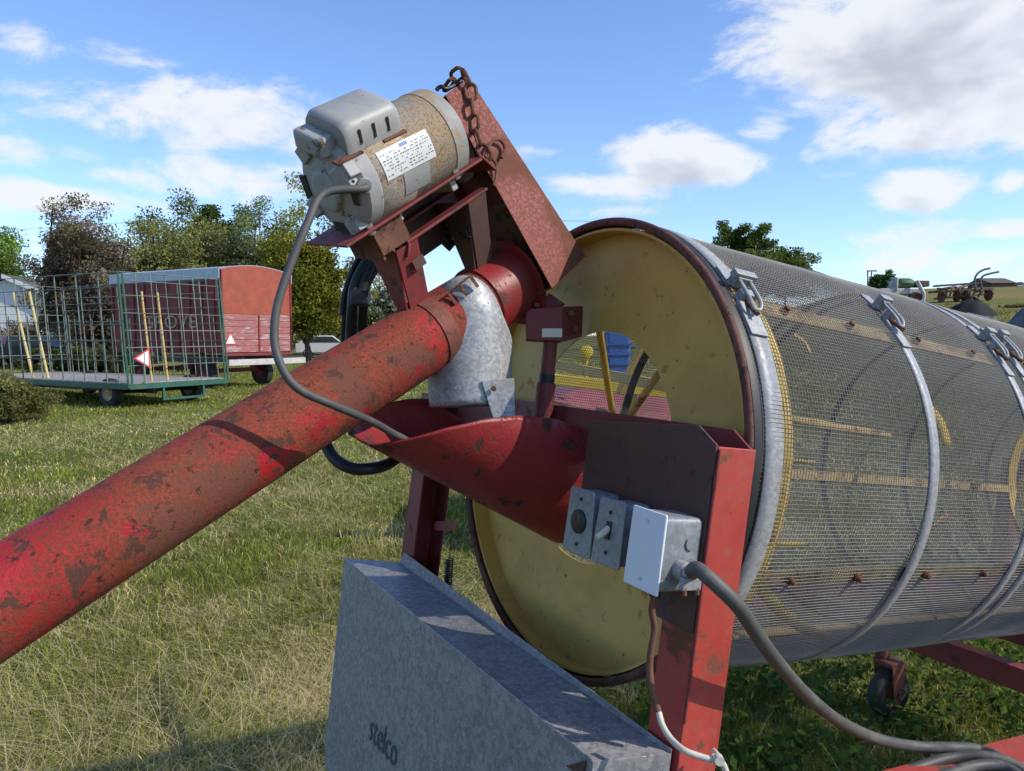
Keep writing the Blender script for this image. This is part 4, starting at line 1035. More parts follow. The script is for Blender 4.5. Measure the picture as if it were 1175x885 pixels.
# ================================================================== CAGE HAY WAGON
m_gpaint = surf('green_paint', (.028, .115, .075), (.024, .085, .06), [((.14, .09, .05), 14, .58, .66, .8)], .5, bump=.1)
m_gbar = surf('green_bar_paint', (.13, .21, .17), (.17, .19, .155), [((.15, .13, .10), 2.2, .45, .6, .8), ((.14, .08, .05), 9, .58, .68, .9)], .55, bump=0)
m_deck = surf('deck_boards', (.34, .31, .28), (.24, .22, .20), rough=.85, bump=.2, stretch=(.4, 6, 1), vscale=2)
m_cream = surf('cream_rim', (.50, .42, .24), (.40, .32, .18), rough=.6)
m_redtri = surf('red_reflector', (.50, .05, .045), rough=.4, bump=0)
m_tri = surf('white_reflector', (.78, .74, .74), rough=.5, bump=0)
kx = at(148, 440, 15.5); gzk = 0.0
wr_ = unit((.49, .87, 0)); wl_ = unit((-.87, .49, 0)); zz = A([0, 0, 1.0])
hw = thing('hay_wagon', 'flat hay wagon with a tall green barred cage and a wooden floor', 'hay wagon', (kx[0], kx[1], 0))
DZ = kx[2]; WW, WL = 2.42, 6.2
def W(r_, l_, z): return A([kx[0], kx[1], 0]) + wr_ * r_ + wl_ * l_ + zz * z
mb = MB()
for i in range(14): mb.box(W(WW * i / 14 + .004, .0, DZ - .035), wr_ * (WW / 14 - .008), wl_ * WL, zz * .035)
mb.build('deck', m_deck, hw, smooth=0)
mb = MB()
mb.box(W(-.01, -.045, DZ - .13), wr_ * (WW + .02), wl_ * .042, zz * .115)
mb.box(W(-.04, -.0, DZ - .13), wr_ * .038, wl_ * WL, zz * .11); mb.box(W(WW + .002, -.0, DZ - .13), wr_ * .038, wl_ * WL, zz * .11)
mb.box(W(.75, -.03, DZ - .36), wr_ * .05, wl_ * .05, zz * .23); mb.box(W(1.75, -.03, DZ - .36), wr_ * .05, wl_ * .05, zz * .23); mb.box(W(.75, -.03, DZ - .40), wr_ * 1.05, wl_ * .05, zz * .05)
mb.build('deck_frame', m_gpaint, hw, smooth=0, bevel=.004)
mb = MB()
for r_ in (.6, 1.7): mb.box(W(r_, .1, DZ - .25), wr_ * .10, wl_ * 5.8, zz * .12)
for l_ in (.95, 4.9): mb.box(W(.2, l_, .25), wr_ * 2.0, wl_ * .10, zz * .10)
mb.build('chassis', m_dark, hw, smooth=0)
def wheel(root, c, axis, rad, wid, rimmat):
    mb = MB(); mb.lathe(c, axis, [(-wid * .42, rad * .58), (-wid * .5, rad * .8), (-wid * .42, rad * .96), (0, rad), (wid * .42, rad * .96), (wid * .5, rad * .8), (wid * .42, rad * .58)], 28)
    o = mb.build('wheel', m_tyre, root, smooth=40)
    mb = MB(); mb.lathe(c, axis, [(-wid * .36, .001), (-wid * .36, rad * .2), (-wid * .15, rad * .3), (-wid * .2, rad * .5), (-wid * .42, rad * .6), (wid * .42, rad * .6), (wid * .2, rad * .5), (wid * .15, rad * .3), (wid * .36, rad * .2), (wid * .36, .001)], 24)
    mb.build('rim', rimmat, o, smooth=35)
for r_, l_ in ((.22, .95), (2.2, .95), (.22, 4.9), (2.2, 4.9)): wheel(hw, W(r_, l_, .30), wr_, .30, .20, m_cream)
RH = at(139, 312, 15.5)[2] - DZ
lean_ = -.10
def post_at(mb, r_, l_, dl=0, w=.022, z0=None, z1=None):
    z0 = DZ - .1 if z0 is None else z0; z1 = DZ + RH if z1 is None else z1
    k0, k1 = (z0 - DZ) / RH, (z1 - DZ) / RH
    mb.tube([W(r_, l_ + k0 * .22, z0), W(r_, l_ + k1 * .22, z1)], w, 6)
mb = MB()        # rear cage
for r_ in np.linspace(.0, WW, 8)[1:-1]: post_at(mb, r_, -.02, z0=DZ + .0 if int(r_ * 10) % 2 else DZ + .35, w=.010)
for z in (.35, .72, 1.07, 1.42, 1.78, 2.08, RH): mb.tube([W(0, -.02 + z / RH * .22, DZ + z), W(WW, -.02 + z / RH * .22, DZ + z)], .010, 6)
mb.build('rear_cage', m_gbar, hw, smooth=60)
for r_ in (-.03, .06, WW - .05, WW + .03):
    mb = MB(); post_at(mb, r_, -.02, w=.021); mb.build('corner_post', m_gpaint, hw)
for r_ in (-.02, WW + .02):   # side cages
    mb = MB()
    for l_ in np.linspace(.0, WL, 9)[1:]: post_at(mb, r_, l_ - .1, w=.015)
    for l_ in np.linspace(.0, WL, 17)[1::2]: post_at(mb, r_, l_ - .1, w=.009, z1=DZ + 1.4)
    for z in (.45, .85, 1.25, 1.62, 1.95, RH): mb.tube([W(r_, z / RH * .2, DZ + z), W(r_, WL + z / RH * .2, DZ + z)], .010, 6)
    mb.build('side_cage', m_gbar, hw, smooth=60)
mb = MB()
for r_ in np.linspace(.0, WW, 6): post_at(mb, r_, WL - .05, w=.014)
for z in (.45, .95, 1.5, RH): mb.tube([W(0, WL + z / RH * .2, DZ + z), W(WW, WL + z / RH * .2, DZ + z)], .010, 6)
mb.build('front_cage', m_gbar, hw, smooth=60)
def triangle(root, c, ex, ez, nrm, s, rot):
    def tri(k): return [c + (ex * math.cos(q) + ez * math.sin(q)) * k for q in [rot + i * 2 * math.pi / 3 for i in range(3)]]
    o = MB().prism(tri(s), -nrm * .006).build('reflector_triangle', m_redtri, root, smooth=0)
    MB().prism([p + nrm * .001 for p in tri(s * .74)], nrm * .003).build('reflector_panel', m_tri, o, smooth=0)
triangle(hw, W(.32, -.06, DZ + .50), wr_, zz, -wl_, .25, math.pi)
mb = MB(); mb.tube([W(.32, -.05, DZ - .02), W(.32, -.05, DZ + .6)], .02, 6); mb.build('reflector_post', m_gbar, hw)
# two yellow poles lean inside the cage on each side
for i, (l0_, l1_) in enumerate(((3.05, 3.45), (3.65, 4.1))):
    mb = MB(); mb.tube([W(.12, l0_, DZ + .01), W(-.0, l1_, DZ + 1.95)], .030, 8)
    tag(mb.build('yellow_pole', surf('pole_paint_%s' % 'ab'[i], (.55, .43, .14), (.5, .42, .25), rough=.6, bump=0), None, loc=W(.12, l0_, DZ)), ('yellow pole leaning in the side cage, right one of the pair further left', 'pale yellow pole leaning in the side cage, leftmost pole of all')[i], 'pole', 'yellow poles leaning in the cage')
for i, (r0_, r1_) in enumerate(((.60, .55), (.98, .92))):
    mb = MB(); mb.tube([W(r0_, .12, DZ + .01), W(r1_, .30, DZ + 1.88)], .024, 8)
    tag(mb.build('yellow_pole', surf('pole_paint_%s' % 'cd'[i], (.50, .30, .06), (.55, .42, .2), rough=.6, bump=0), None, loc=W(r0_, .12, DZ)), ('orange yellow pole leaning in the rear cage, nearer the sideways triangle', 'orange yellow pole leaning in the rear cage, further right of the pair')[i], 'pole', 'yellow poles leaning in the cage')

# ================================================================== RED BOX WAGON
m_redw = surf('red_wagon_boards', (.30, .045, .03), (.22, .035, .03), [((.13, .07, .05), 5, .6, .72, .9)], .7, bump=.2, vscale=2)
m_redside = surf('red_wagon_side', (.22, .030, .028), (.16, .025, .025), rough=.6, bump=.1, vscale=3)
m_orange = surf('orange_panel', (.34, .075, .036), (.27, .055, .03), [((.22, .085, .055), 7, .48, .7, .9), ((.40, .12, .06), 16, .55, .7, .9)], .7, bump=.1, vscale=4)
m_fadew = surf('faded_red_boards', (.34, .13, .12), (.24, .06, .06), [((.45, .36, .35), 3.0, .48, .66, .9)], .8, bump=.2, vscale=3, stretch=(.7, .7, 6))
m_roof = surf('wagon_roof', (.30, .34, .38), (.36, .40, .44), rough=.4, metal=.3, bump=.05)
m_ghost = surf('faded_letters', (.48, .33, .20), (.38, .24, .14), rough=.7, bump=0)
m_beam = surf('grey_beam', (.50, .47, .45), (.4, .36, .34), rough=.7)
rk = at(255, 405, 21.0); rw = thing('box_wagon', 'red wooden forage wagon with faded boards and a low arched roof', 'box wagon', (rk[0], rk[1], 0))
rr_ = unit((.5, .87, 0)); rl_ = unit((-.87, .5, 0)); RWW, RWL = 2.55, 4.9
FZ = at(255, 405, 21.0)[2]; TZ = at(251, 309, 21.0)[2]
def Q(r_, l_, z): return A([rk[0], rk[1], 0]) + rr_ * r_ + rl_ * l_ + zz * z
HB = TZ - FZ; midz = FZ + HB * .47
mb = MB()
for i in range(6): mb.box(Q(.03, 0, FZ + (midz - FZ) * i / 6 + .004), rr_ * (RWW - .06), rl_ * .04, zz * ((midz - FZ) / 6 - .008))
mb.build('tailgate', m_fadew, rw, smooth=0, bevel=.006)
mb = MB(); arc = [(x, TZ + .16 * (1 - ((x - RWW / 2) / (RWW / 2)) ** 2)) for x in np.linspace(.02, RWW - .02, 13)]
mb.prism([Q(.02, .0, midz + .004), Q(RWW - .02, .0, midz + .004)] + [Q(x, 0, z) for x, z in arc[::-1]], rl_ * .04); mb.build('rear_panel', m_orange, rw, smooth=0)
mb = MB()
for x in (.0, RWW * .5, RWW - .05): mb.box(Q(x, -.03, FZ - .02), rr_ * .05, rl_ * .028, zz * ((midz if x else TZ) - FZ))
mb.box(Q(RWW - .05, -.03, FZ), rr_ * .05, rl_ * .028, zz * HB)
mb.box(Q(0, -.035, FZ - .1), rr_ * RWW, rl_ * .06, zz * .08); mb.build('stakes', m_redside, rw, smooth=0, bevel=.005)
for x in (0, RWW - .04):
    mb = MB(); mb.box(Q(x, .045, FZ), rr_ * .04, rl_ * (RWL - .05), zz * HB); o = mb.build('side_wall', m_redside, rw, smooth=0)
    mb = MB()
    for l_ in np.linspace(.25, RWL - .1, 10): mb.box(Q(x - .035 if x == 0 else x + .042, l_, FZ), rr_ * .033, rl_ * .07, zz * (HB - .18))
    mb.build('side_rib', m_redside, o, smooth=0)
mb = MB(); mb.box(Q(-.045, .08, FZ + HB * .62), rr_ * .006, rl_ * .10, zz * HB * .30); mb.build('orange_strip', m_redtri, rw, smooth=0)
mb = MB()
mb.prism([Q(-.06, 0, TZ - .26), Q(-.06, 0, TZ + .02)] + [Q(x, 0, z + .02) for x, z in arc] + [Q(RWW + .06, 0, TZ + .02), Q(RWW + .06, 0, TZ - .26), Q(RWW + .03, 0, TZ - .26), Q(RWW + .03, 0, TZ)] + [Q(x, 0, z) for x, z in arc[::-1]] + [Q(-.03, 0, TZ), Q(-.03, 0, TZ - .26)], rl_ * RWL)
mb.build('roof', m_roof, rw, smooth=30)
mb = MB(); mb.box(Q(.04, RWL - .1, FZ), rr_ * (RWW - .08), rl_ * .04, zz * HB * .8); mb.build('front_wall', m_redside, rw, smooth=0)
mb = MB(); mb.box(Q(.04, .045, FZ - .02), rr_ * (RWW - .08), rl_ * (RWL - .1), zz * .02)
for x in (.5, RWW - .65): mb.box(Q(x, -.15, FZ - .30), rr_ * .14, rl_ * (RWL + .1), zz * .16)
mb.build('underframe', m_dark, rw, smooth=0)
mb = MB(); mb.box(Q(.05, -.22, FZ - .36), rr_ * (RWW + .3), rl_ * .07, zz * .17); mb.build('rear_beam', m_beam, rw, smooth=0, bevel=.01)
for l_ in (1.0, 3.9):
    mb = MB(); mb.box(Q(.35, l_, .42), rr_ * 1.9, rl_ * .12, zz * .12)
    for x in (.52, RWW - .63): mb.box(Q(x, l_ + .01, .50), rr_ * .1, rl_ * .1, zz * (FZ - .80))
    mb.build('axle', m_redside, rw, smooth=0)
for r_, l_ in ((.25, 1.0), (RWW - .25, 1.0), (.25, 3.9), (RWW - .25, 3.9)): wheel(rw, Q(r_, l_, .38), rr_, .38, .24, m_redside)
triangle(rw, Q(.28, -.012, FZ + .34), rr_, zz, -rl_, .24, math.pi / 2)
lettering('GROVE', Q(-.0365, 3.35, FZ + HB * .30), -rl_ * 2.35, zz * HB * .16, m_ghost, rw)

# ================================================================== HOUSE, POLE, VEHICLES AT THE LEFT
m_siding = surf('white_siding', (.74, .74, .74), (.66, .66, .67), rough=.6, bump=.1, stretch=(.2, .2, 8), vscale=2)
m_shingle = surf('dark_shingles', (.085, .085, .09), (.12, .115, .11), rough=.9, bump=.3, bscale=12)
m_glass = surf('window_glass', (.03, .04, .05), rough=.1, bump=0, spec=.8)
hb_ = at(20, 385, 50); hs = thing('house', 'white sided house with a dark shingle roof behind the cage wagon', 'house', (hb_[0], hb_[1], 0))
def Hh(x, y, z): return A([hb_[0] + x, hb_[1] + y, z])
we, wt = at(20, 352, 50)[2], at(20, 318, 50)[2]
mb = MB(); mb.prism([Hh(-7, 0, 0), Hh(3.6, 0, 0), Hh(3.6, 0, we), Hh(3.2, 0, we + .3), Hh(-.6, 0, wt - .2), Hh(-7, 0, we)], A([0, 7, 0])); mb.build('wall', m_siding, hs, smooth=0)
mb = MB(); mb.prism([Hh(4.0, -.4, we - .05), Hh(4.0, -.4, we + .12), Hh(-.6, -.4, wt + .12), Hh(-7.4, -.4, we + .12), Hh(-7.4, -.4, we - .05), Hh(-.6, -.4, wt - .06)], A([0, 7.8, 0])); mb.build('roof', m_shingle, hs, smooth=0)
mb = MB(); mb.prism([Hh(4.0, -.45, we - .12), Hh(4.0, -.45, we + .16), Hh(-.6, -.45, wt + .16), Hh(-.6, -.45, wt - .12)], A([0, .045, 0])); mb.build('fascia', m_siding, hs, smooth=0)
mb = MB(); mb.box(Hh(.4, -.02, 1.0), A([1.2, 0, 0]), A([0, .018, 0]), A([0, 0, 1.3])); o = mb.build('window', m_siding, hs, smooth=0)
mb = MB(); mb.box(Hh(.5, -.03, 1.1), A([1.0, 0, 0]), A([0, .008, 0]), A([0, 0, 1.1])); mb.build('pane', m_glass, o, smooth=0)
pb = at(301, 385, 70); ph_ = at(301, 240, 70)[2]
m_pole = surf('grey_pole', (.34, .34, .35), rough=.7)
t = thing('utility_pole', 'thin pale utility pole rising above the trees', 'utility pole', (pb[0], pb[1], 0))
mb = MB(); mb.tube([A([pb[0], pb[1], 0]), A([pb[0], pb[1], ph_])], [.16, .10], 10); mb.build('pole', m_pole, t)
mb = MB(); mb.box(A([pb[0] - .7, pb[1] - .14, ph_ - .7]), A([1.4, 0, 0]), A([0, .05, 0]), A([0, 0, .1])); mb.build('cross_arm', m_pole, t, smooth=0)
mb = MB()
for x in (-.6, .6): mb.tube([A([pb[0] + x - 60, pb[1] + 9, ph_ - 1.4]), A([pb[0] + x - 30, pb[1] + 4.5, ph_ - 1.7]), A([pb[0] + x, pb[1] - .12, ph_ - .55]), A([pb[0] + x + 30, pb[1] - 4.5, ph_ - 1.9])], .012, 5)
mb.build('wire', m_pole, t)
def car(px, depth, yaw, paint, label, ln=4.4, hgt=1.5, truck=False):
    b = at(px, 385, depth); x0, y0 = b[0], b[1]; z0 = float(gz(x0, y0)); d = A([math.cos(yaw), math.sin(yaw), 0]); s = A([-d[1], d[0], 0])
    r = thing('parked_car', label, 'car', (x0, y0, z0), 'vehicles parked beyond the wagons')
    def K(l_, w_, z): return A([x0, y0, z0]) + d * l_ * ln / 4.4 + s * w_ + zz * z * hgt / 1.5
    side = [(-2.2, .35), (2.2, .35), (2.2, .75), (1.9, .92), (.9, .98), (.2, 1.5), (-.9 if truck else -1.4, 1.5), (-1.0 if truck else -2.05, .98), (-2.2, .95)]
    mb = MB(); mb.prism([K(l_, -.85, z) for l_, z in side], s * 1.7); mb.build('body', paint, r, smooth=0, bevel=.06, seg=3)
    for w_ in (-.858, .852):
        mb = MB(); mb.prism([K(l_, w_, z) for l_, z in [(.78, 1.02), (.2, 1.42), (-.85 if truck else -1.3, 1.42), (-.9 if truck else -1.75, 1.02)]], s * .006); mb.build('window', m_glass, r, smooth=0)
    for l_ in (-1.4, 1.4):
        for w_ in (-.76, .76): wheel(r, K(l_, w_, .33), s, .33, .2, m_clamp)
m_carred = surf('car_red', (.45, .02, .02), rough=.25, bump=0); m_carblk = surf('car_black', (.02, .022, .026), rough=.25, bump=0); m_carwht = surf('car_silver', (.5, .5, .5), rough=.3, bump=0)
car(-6, 38, .15, m_carred, 'small red car at the left edge behind the bars of the cage')
car(44, 37, .1, m_carblk, 'black pickup truck parked behind the bars of the cage', 5.0, 1.5, True)
car(378, 52, .2, m_carwht, 'pale grey car parked between the tree and the red tube')

# ================================================================== MACHINES SEEN THROUGH THE DRUM
m_pinkred = surf('sunfaded_red', (.27, .085, .085), (.20, .06, .06), rough=.6, bump=.1)
m_ystrong = surf('yellow_machine_paint', (.60, .42, .03), (.5, .34, .03), [((.2, .1, .04), 8, .6, .7, .9)], .5)
m_blue = surf('blue_plastic', (.025, .085, .27), (.04, .12, .34), rough=.4, bump=.05)
dp = 5.2
b = at(690, 470, dp); dr_ = thing('seed_drill', 'yellow framed seed drill with a pinkish red hopper seen through the feed hole', 'seed drill', (b[0], b[1], 0))
def S(px, py, dd=0): return at(px, py, dp + dd)
mb = MB(); mb.prism([S(628, 462), S(672, 442, .4), S(768, 452, .4), S(772, 500), S(628, 500)], A([.0, 1.0, .0])); mb.build('hopper', m_pinkred, dr_, smooth=0, bevel=.01)
mb = MB()
p, q = S(600, 425, -.1), S(790, 447, -.1); mb.box(p, q - p, A([0, .08, 0]), A([0, 0, -.075]))
p, q = S(600, 458, .0), S(790, 490, -.1); mb.box(p, q - p, A([0, .06, 0]), A([0, 0, -.05]))
for px in (615, 720, 785):
    p = S(px, 428 + (px - 600) * .11, -.02); mb.box(p, A([.07, 0, 0]), A([0, .07, 0]), A([0, 0, -p[2] + .28]))
mb.build('frame', m_ystrong, dr_, smooth=0, bevel=.006)
for px in (600, 800):
    p = S(px, 470); wheel(dr_, A([p[0], p[1] + .1, .33]), A([1., 0, 0]), .33, .16, m_ystrong)
mb = MB(); p = S(673, 404, 0); mb.lathe(p, -FV, [(0, .045), (.02, .045), (.03, .02), (.03, .0001)], 20); mb.tube([p, p + A([0, .05, -.2])], .012, 8); mb.build('knob', m_ystrong, dr_)
b = at(706, 392, 7.2); bt = thing('blue_tank', 'ribbed blue plastic tank standing beyond the yellow frame', 'tank', (b[0], b[1], 0))
mb = MB(); mb.box(A([b[0] - .10, b[1] - .2, .95]), A([.22, .02, 0]), A([-.02, .4, 0]), A([0, 0, at(706, 379, 7.2)[2] - .95])); o = mb.build('body', m_blue, bt, smooth=30, bevel=.03, seg=3)
mb = MB()
for k in range(4): mb.box(A([b[0] - .11, b[1] - .215, 1.14 + .09 * k]), A([.24, .02, 0]), A([-.0, .012, 0]), A([0, 0, .018]))
mb.build('rib', m_blue, o, smooth=0)
mb = MB()
for x in (-.09, .07):
    for y in (-.18, .15): mb.box(A([b[0] + x, b[1] + y, 0]), A([.04, 0, 0]), A([0, .04, 0]), A([0, 0, .95]))
mb.build('stand', m_ystrong, bt, smooth=0)

# ================================================================== THINGS ON THE RISE AT THE RIGHT
m_dkgreen = surf('machine_green', (.03, .09, .045), (.05, .10, .05), [((.12, .10, .06), 3, .55, .7, .9)], .6)
m_offwhite = surf('machine_offwhite', (.48, .47, .43), (.36, .33, .29), rough=.6)
m_tarp = surf('black_tarp', (.009, .0095, .010), (.014, .015, .016), rough=.9, bump=.6, bscale=6)
m_gtarp = surf('grey_tarp', (.06, .065, .075), (.09, .095, .105), rough=.6, bump=.5, bscale=5)
m_bluepipe = surf('culvert_pipe', (.15, .20, .21), (.2, .25, .26), rough=.5)
m_brownshed = surf('brown_shed', (.13, .085, .065), (.10, .07, .055), rough=.8)
def HP(px, py, d): return at(px, py, d)
def base(px, d): p = at(px, 385, d); return A([p[0], p[1], float(gz(p[0], p[1]))])
D = 38; B_ = base(1030, D)
t = thing('field_sprayer', 'green and off-white farm machine parked on the rise', 'farm machine', B_)
def E(px, py, dd=0): return at(px, py, D + dd)
def ebx(px0, px1, py0, py1, d0, d1, name, mat, par=t, bev=.05):
    p = E(px0, py1, d0); q = E(px1, py0, d0); mb = MB(); mb.box(p, A([q[0] - p[0], 0, 0]), A([0, d1 - d0, 0]), A([0, 0, q[2] - p[2]])); return mb.build(name, mat, par, smooth=30, bevel=bev)
ebx(1022, 1030, 322, 334, 0, 1.6, 'cab', m_offwhite)
ebx(1030, 1052, 319, 331, .1, 1.6, 'tank', m_dkgreen, bev=.25); ebx(1010, 1058, 331, 338, -.1, 1.7, 'deck', m_offwhite); ebx(1028, 1031, 318, 334, -.2, 1.5, 'mudguard', m_offwhite)
ebx(1056, 1067, 322, 329, 0, 1.0, 'engine', m_brownshed)
for px in (1014, 1047):
    p = E(px, 349); wheel(t, A([p[0], p[1] - .25, p[2] + .22]), A([.1, 1., 0]), .36, .3, m_guard)
mb = MB(); mb.tube([E(995, 311, .4), E(1006, 311, .4)], .035, 6); mb.tube([E(995.5, 311, .4), E(996, 333, .4)], .03, 6); mb.tube([E(998, 318, .4), E(1003, 318, .4)], .03, 6); mb.tube([E(1000, 318, .4), E(1000, 312, .4)], .03, 6); mb.build('ladder', m_dark, t)
mb = MB(); mb.tube(spline([E(1052, 322, -.3), E(1056, 330, -.35), E(1060, 339, -.4), E(1058, 348, -.4)], 6), [.10] * 19, 8); mb.build('hose', m_offwhite, t)
tree('bush', 'dark green shrub standing beside the farm machine on the rise', 1012, 311, 39, 26, .0, (.03, .06, .016), (.06, .10, .03), 61, 60, 40, .10, group=None, cat='bush', rough_=.15)
D = 42; B_ = base(1105, D); t = thing('disc_harrow', 'long rusty field cultivator with curved spring tines on the rise', 'cultivator', B_)
mb = MB(); rnd = random.Random(8)
for k in range(9):
    x0 = 1076 + k * 7; mb.tube([E(x0, 333 + rnd.uniform(-3, 3), rnd.uniform(-1, 1)), E(x0 + rnd.uniform(6, 14), 330 + rnd.uniform(-3, 4), rnd.uniform(-1, 1))], .07, 6)
    mb.tube([E(x0 + 3, 331, rnd.uniform(-.5, .5)), E(x0 + rnd.uniform(-4, 4), 341, 0)], .05, 6)
p = E(1074, 336); q = E(1140, 333); mb.box(p, q - p, A([0, .8, 0]), A([0, 0, .12])); p = E(1076, 329, .4); q = E(1124, 326, .4); mb.box(p, q - p, A([0, .5, 0]), A([0, 0, .10]))
p = E(1085, 343); q = E(1141, 338); mb.box(p, q - p, A([0, 1.2, 0]), A([0, 0, .10]))
mb.build('frame', m_brownshed, t, smooth=0)
for x0, y0, x1, y1 in ((1118, 324, 1136, 308), (1125, 324, 1146, 312)):
    mb = MB(); mb.tube(spline([E(x0 + 3, 336), E(x0, y0), E(x0 + 3, (y0 + y1) / 2 - 1), E((x0 + x1) / 2 + 1, y1 + 2), E(x1, y1)], 6), .055, 8); mb.build('tine', m_gtarp, t)
for k in (0, 2, 3, 6):
    mb = MB(); p = E(1080 + k * 9, 342 - k % 2); mb.lathe(A([p[0], p[1], float(gz(p[0], p[1])) + .30]), A([1., .2, 0]), [(-.02, .001), (0, .32), (.02, .001)], 18); mb.build('disc', m_rust, t)
def mound(name, label, cat, px, d, wpx, pytop, mat, seed):
    b = base(px, d); r = wpx / 2 * d / FPX; h = max(at(px, pytop, d)[2] - b[2], .3); g = np.random.default_rng(seed); V = []; nr, na_ = 10, 36
    ph = g.uniform(0, 6, 5)
    for i in range(nr + 1):
        k = i / nr
        for j in range(na_):
            q = 2 * math.pi * j / na_; rr2 = r * k * (1 + .06 * math.sin(3 * q + ph[0]) + .04 * math.sin(7 * q + ph[1]))
            V.append(b + A([rr2 * math.cos(q), rr2 * math.sin(q) * .8, h * (1 + .10 * math.sin(4 * q + 9 * k + ph[3])) * (1 - k ** 1.5) * (1 + .05 * math.sin(5 * q + ph[2]) * k) - .12 * k]))
    F = [(i * na_ + j, (i + 1) * na_ + j, (i + 1) * na_ + (j + 1) % na_, i * na_ + (j + 1) % na_) for i in range(nr) for j in range(na_)]
    return tag(MB().add(V, F).build(name, mat, None, loc=b, smooth=60), label, cat)
mound('tarped_heap', 'domed heap under a black tarpaulin on the rise', 'heap', 1114, 30, 66, 342, m_tarp, 3)
mound('tarped_heap', 'dark grey tarpaulin heap at the right edge above the drum', 'heap', 1182, 22, 70, 352, m_gtarp, 4)
mb = MB(); p, q = at(1109, 364, 26), at(1143, 372, 25); mb.tube([p, q], .16, 18); pts_ = MB()
tag(mb.build('culvert_pipe', m_bluepipe, None, loc=p), 'blue grey pipe lying in front of the black tarpaulin heap', 'pipe')
D = 95; B_ = base(1152, D); t = thing('shed', 'long low brown shed on the skyline at the right', 'shed', B_)
p = at(1138, 325, D); q = at(1164, 325, D); mb = MB(); mb.box(A([p[0], p[1], B_[2] - .5]), A([q[0] - p[0], 0, 0]), A([0, 5, 0]), A([0, 0, p[2] - B_[2] + .5])); mb.build('wall', m_brownshed, t, smooth=0)
mb = MB(); z = p[2]; mb.prism([A([p[0] - .3, p[1] - .3, z]), A([p[0] - .3, p[1] + 2.5, z + .8]), A([p[0] - .3, p[1] + 5.3, z])], A([q[0] - p[0] + .6, 0, 0])); mb.build('roof', m_brownshed, t, smooth=0)
D = 96; t = thing('hut', 'tiny white hut beside the brown shed on the skyline', 'hut', base(1169, D)); b = base(1169, D); z = at(1169, 327, D)[2]
mb = MB(); mb.box(A([b[0] - .4, b[1], b[2] - .3]), A([.9, 0, 0]), A([0, 1, 0]), A([0, 0, z - b[2] + .3])); mb.build('wall', m_siding, t, smooth=0)
mb = MB(); mb.prism([A([b[0] - .5, b[1] - .1, z]), A([b[0] + .6, b[1] - .1, z]), A([b[0] + .05, b[1] - .1, z + .35])], A([0, 1.2, 0])); mb.build('roof', m_shingle, t, smooth=0)
tree('bush', 'dry brown scrub on the rise at the right edge', 1168, 350, 34, 40, 0, (.10, .085, .04), (.2, .17, .08), 51, 30, 50, .07, group=None, cat='bush')

# ================================================================== SKY, CLOUDS, SUN
w = bpy.data.worlds.new('World'); w.cycles.sampling_method = 'MANUAL'; w.cycles.sample_map_resolution = 256; sc.world = w; w.use_nodes = True; nt = w.node_tree; nt.nodes.clear()
out = nt.nodes.new('ShaderNodeOutputWorld'); bg = nt.nodes.new('ShaderNodeBackground'); nt.links.new(bg.outputs[0], out.inputs[0])
bg.inputs['Strength'].default_value = .15
sky = nt.nodes.new('ShaderNodeTexSky'); sky.sky_type = 'NISHITA'; sky.sun_disc = False
elev = math.asin(SUN[2]); rot = math.atan2(SUN[0], SUN[1])
sky.sun_elevation = elev; sky.sun_rotation = rot; sky.air_density = 1.0; sky.dust_density = .35; sky.ozone_density = 2.2; sky.altitude = 200
tc = nt.nodes.new('ShaderNodeTexCoord'); sp = nt.nodes.new('ShaderNodeSeparateXYZ'); nt.links.new(tc.outputs['Generated'], sp.inputs[0])
AZ = math_n(nt, 'ARCTAN2', sp.outputs[0], sp.outputs[1]); EL = math_n(nt, 'ARCSINE', sp.outputs[2])
CL = [  # bearing/elevation patches of cloud (surveyed), angular half sizes, weight
 (40, 52, 75, 20, .55), (130, 70, 75, 20, .60), (235, 132, 110, 38, .86), (330, 150, 40, 25, .45), (60, 178, 80, 15, .62), (160, 200, 90, 14, .62), (70, 228, 110, 15, .80), (270, 205, 130, 24, .72),
 (1080, 35, 160, 80, 1.15), (1150, 105, 120, 60, 1.0), (985, 20, 60, 40, .75), (965, 115, 105, 45, .72), (1040, 150, 130, 30, .80), (880, 100, 55, 26, .50), (850, 60, 35, 22, .42),
 (790, 182, 78, 28, .95), (730, 190, 60, 18, .6), (878, 148, 36, 17, .9), (698, 213, 52, 15, .85), (1073, 214, 50, 21, 1.0), (1160, 208, 22, 13, .95),
 (615, 174, 45, 11, .5), (690, 243, 60, 8, .5), (1080, 270, 140, 16, .62), (1120, 295, 160, 22, .62), (640, 110, 26, 10, .25), (970, 200, 30, 6, .4), (880, 290, 80, 14, .45), (20, 100, 60, 12, .3)]
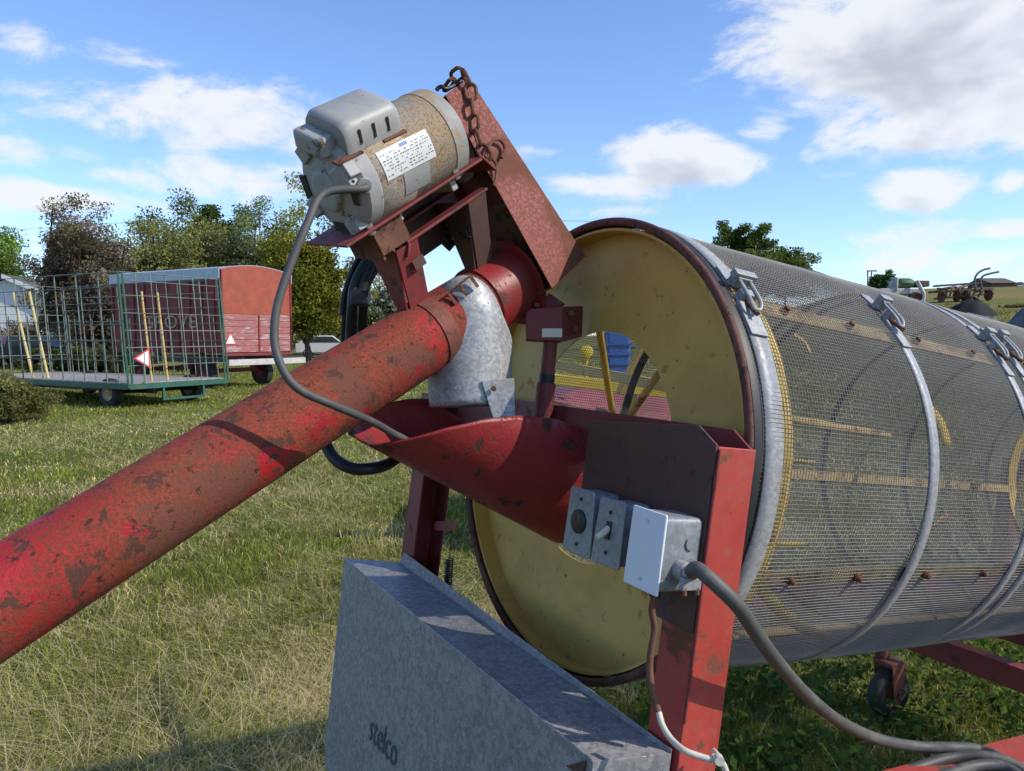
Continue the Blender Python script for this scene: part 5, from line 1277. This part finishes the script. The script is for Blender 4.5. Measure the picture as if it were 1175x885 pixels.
def density(de):
    el = math_n(nt, 'ADD', EL, de) if de else EL
    cmb = nt.nodes.new('ShaderNodeCombineXYZ'); nt.links.new(AZ, cmb.inputs[0]); nt.links.new(math_n(nt, 'MULTIPLY', el, 1.9), cmb.inputs[1])
    n1 = tex_noise(nt, cmb.outputs[0], 7.5, 9 if not de else 3, .64, .3)
    tot = None
    for (px, py, hx, hy, wt_) in CL:
        if de and wt_ < .8: continue
        d = unit(ray(px, py)); a0, e0 = math.atan2(d[0], d[1]), math.asin(d[2])
        k = math.hypot(1, (px - CX) / FPX)
        dx = math_n(nt, 'DIVIDE', math_n(nt, 'SUBTRACT', AZ, a0), hx * 1.25 / FPX / k); dy = math_n(nt, 'DIVIDE', math_n(nt, 'SUBTRACT', el, e0), hy * 1.25 / FPX / k)
        # flat bottoms: the lower half falls off faster
        r2 = math_n(nt, 'ADD', math_n(nt, 'MULTIPLY', dx, dx), math_n(nt, 'MULTIPLY', dy, dy))
        g = math_n(nt, 'MULTIPLY', math_n(nt, 'EXPONENT', math_n(nt, 'MULTIPLY', r2, -.8)), wt_)
        tot = g if tot is None else math_n(nt, 'MAXIMUM', tot, g)
    return math_n(nt, 'ADD', math_n(nt, 'MULTIPLY', tot, .62), math_n(nt, 'MULTIPLY', math_n(nt, 'SUBTRACT', n1, .5), 1.2))
D0 = density(0); D1 = density(.022)
cov = ramp(nt, D0, .20, .46)
shade = ramp(nt, D1, .40, .92)
ccol = mixc(nt, shade, (6.3, 6.35, 6.45), (3.7, 3.9, 4.35))
hs_ = nt.nodes.new('ShaderNodeMix'); hs_.data_type = 'RGBA'; hs_.blend_type = 'MULTIPLY'; hs_.inputs[0].default_value = 1.0
nt.links.new(sky.outputs[0], hs_.inputs[6]); hs_.inputs[7].default_value = (1.14, 1.28, 1.56, 1)
up_ = math_n(nt, 'GREATER_THAN', sp.outputs[2], -.02)
fin = mixc(nt, math_n(nt, 'MULTIPLY', math_n(nt, 'MULTIPLY', cov, up_), .88), hs_.outputs[2], ccol)
nt.links.new(fin, bg.inputs['Color'])
sl = bpy.data.lights.new('sun', 'SUN'); sl.energy = 4.7; sl.angle = math.radians(.53); sl.color = (1.0, .92, .79)
so = bpy.data.objects.new('sun', sl); COL.objects.link(so)
from mathutils import Vector
so.rotation_euler = Vector(tuple(-SUN)).to_track_quat('-Z', 'Y').to_euler(); so.location = (3, -2, 6)
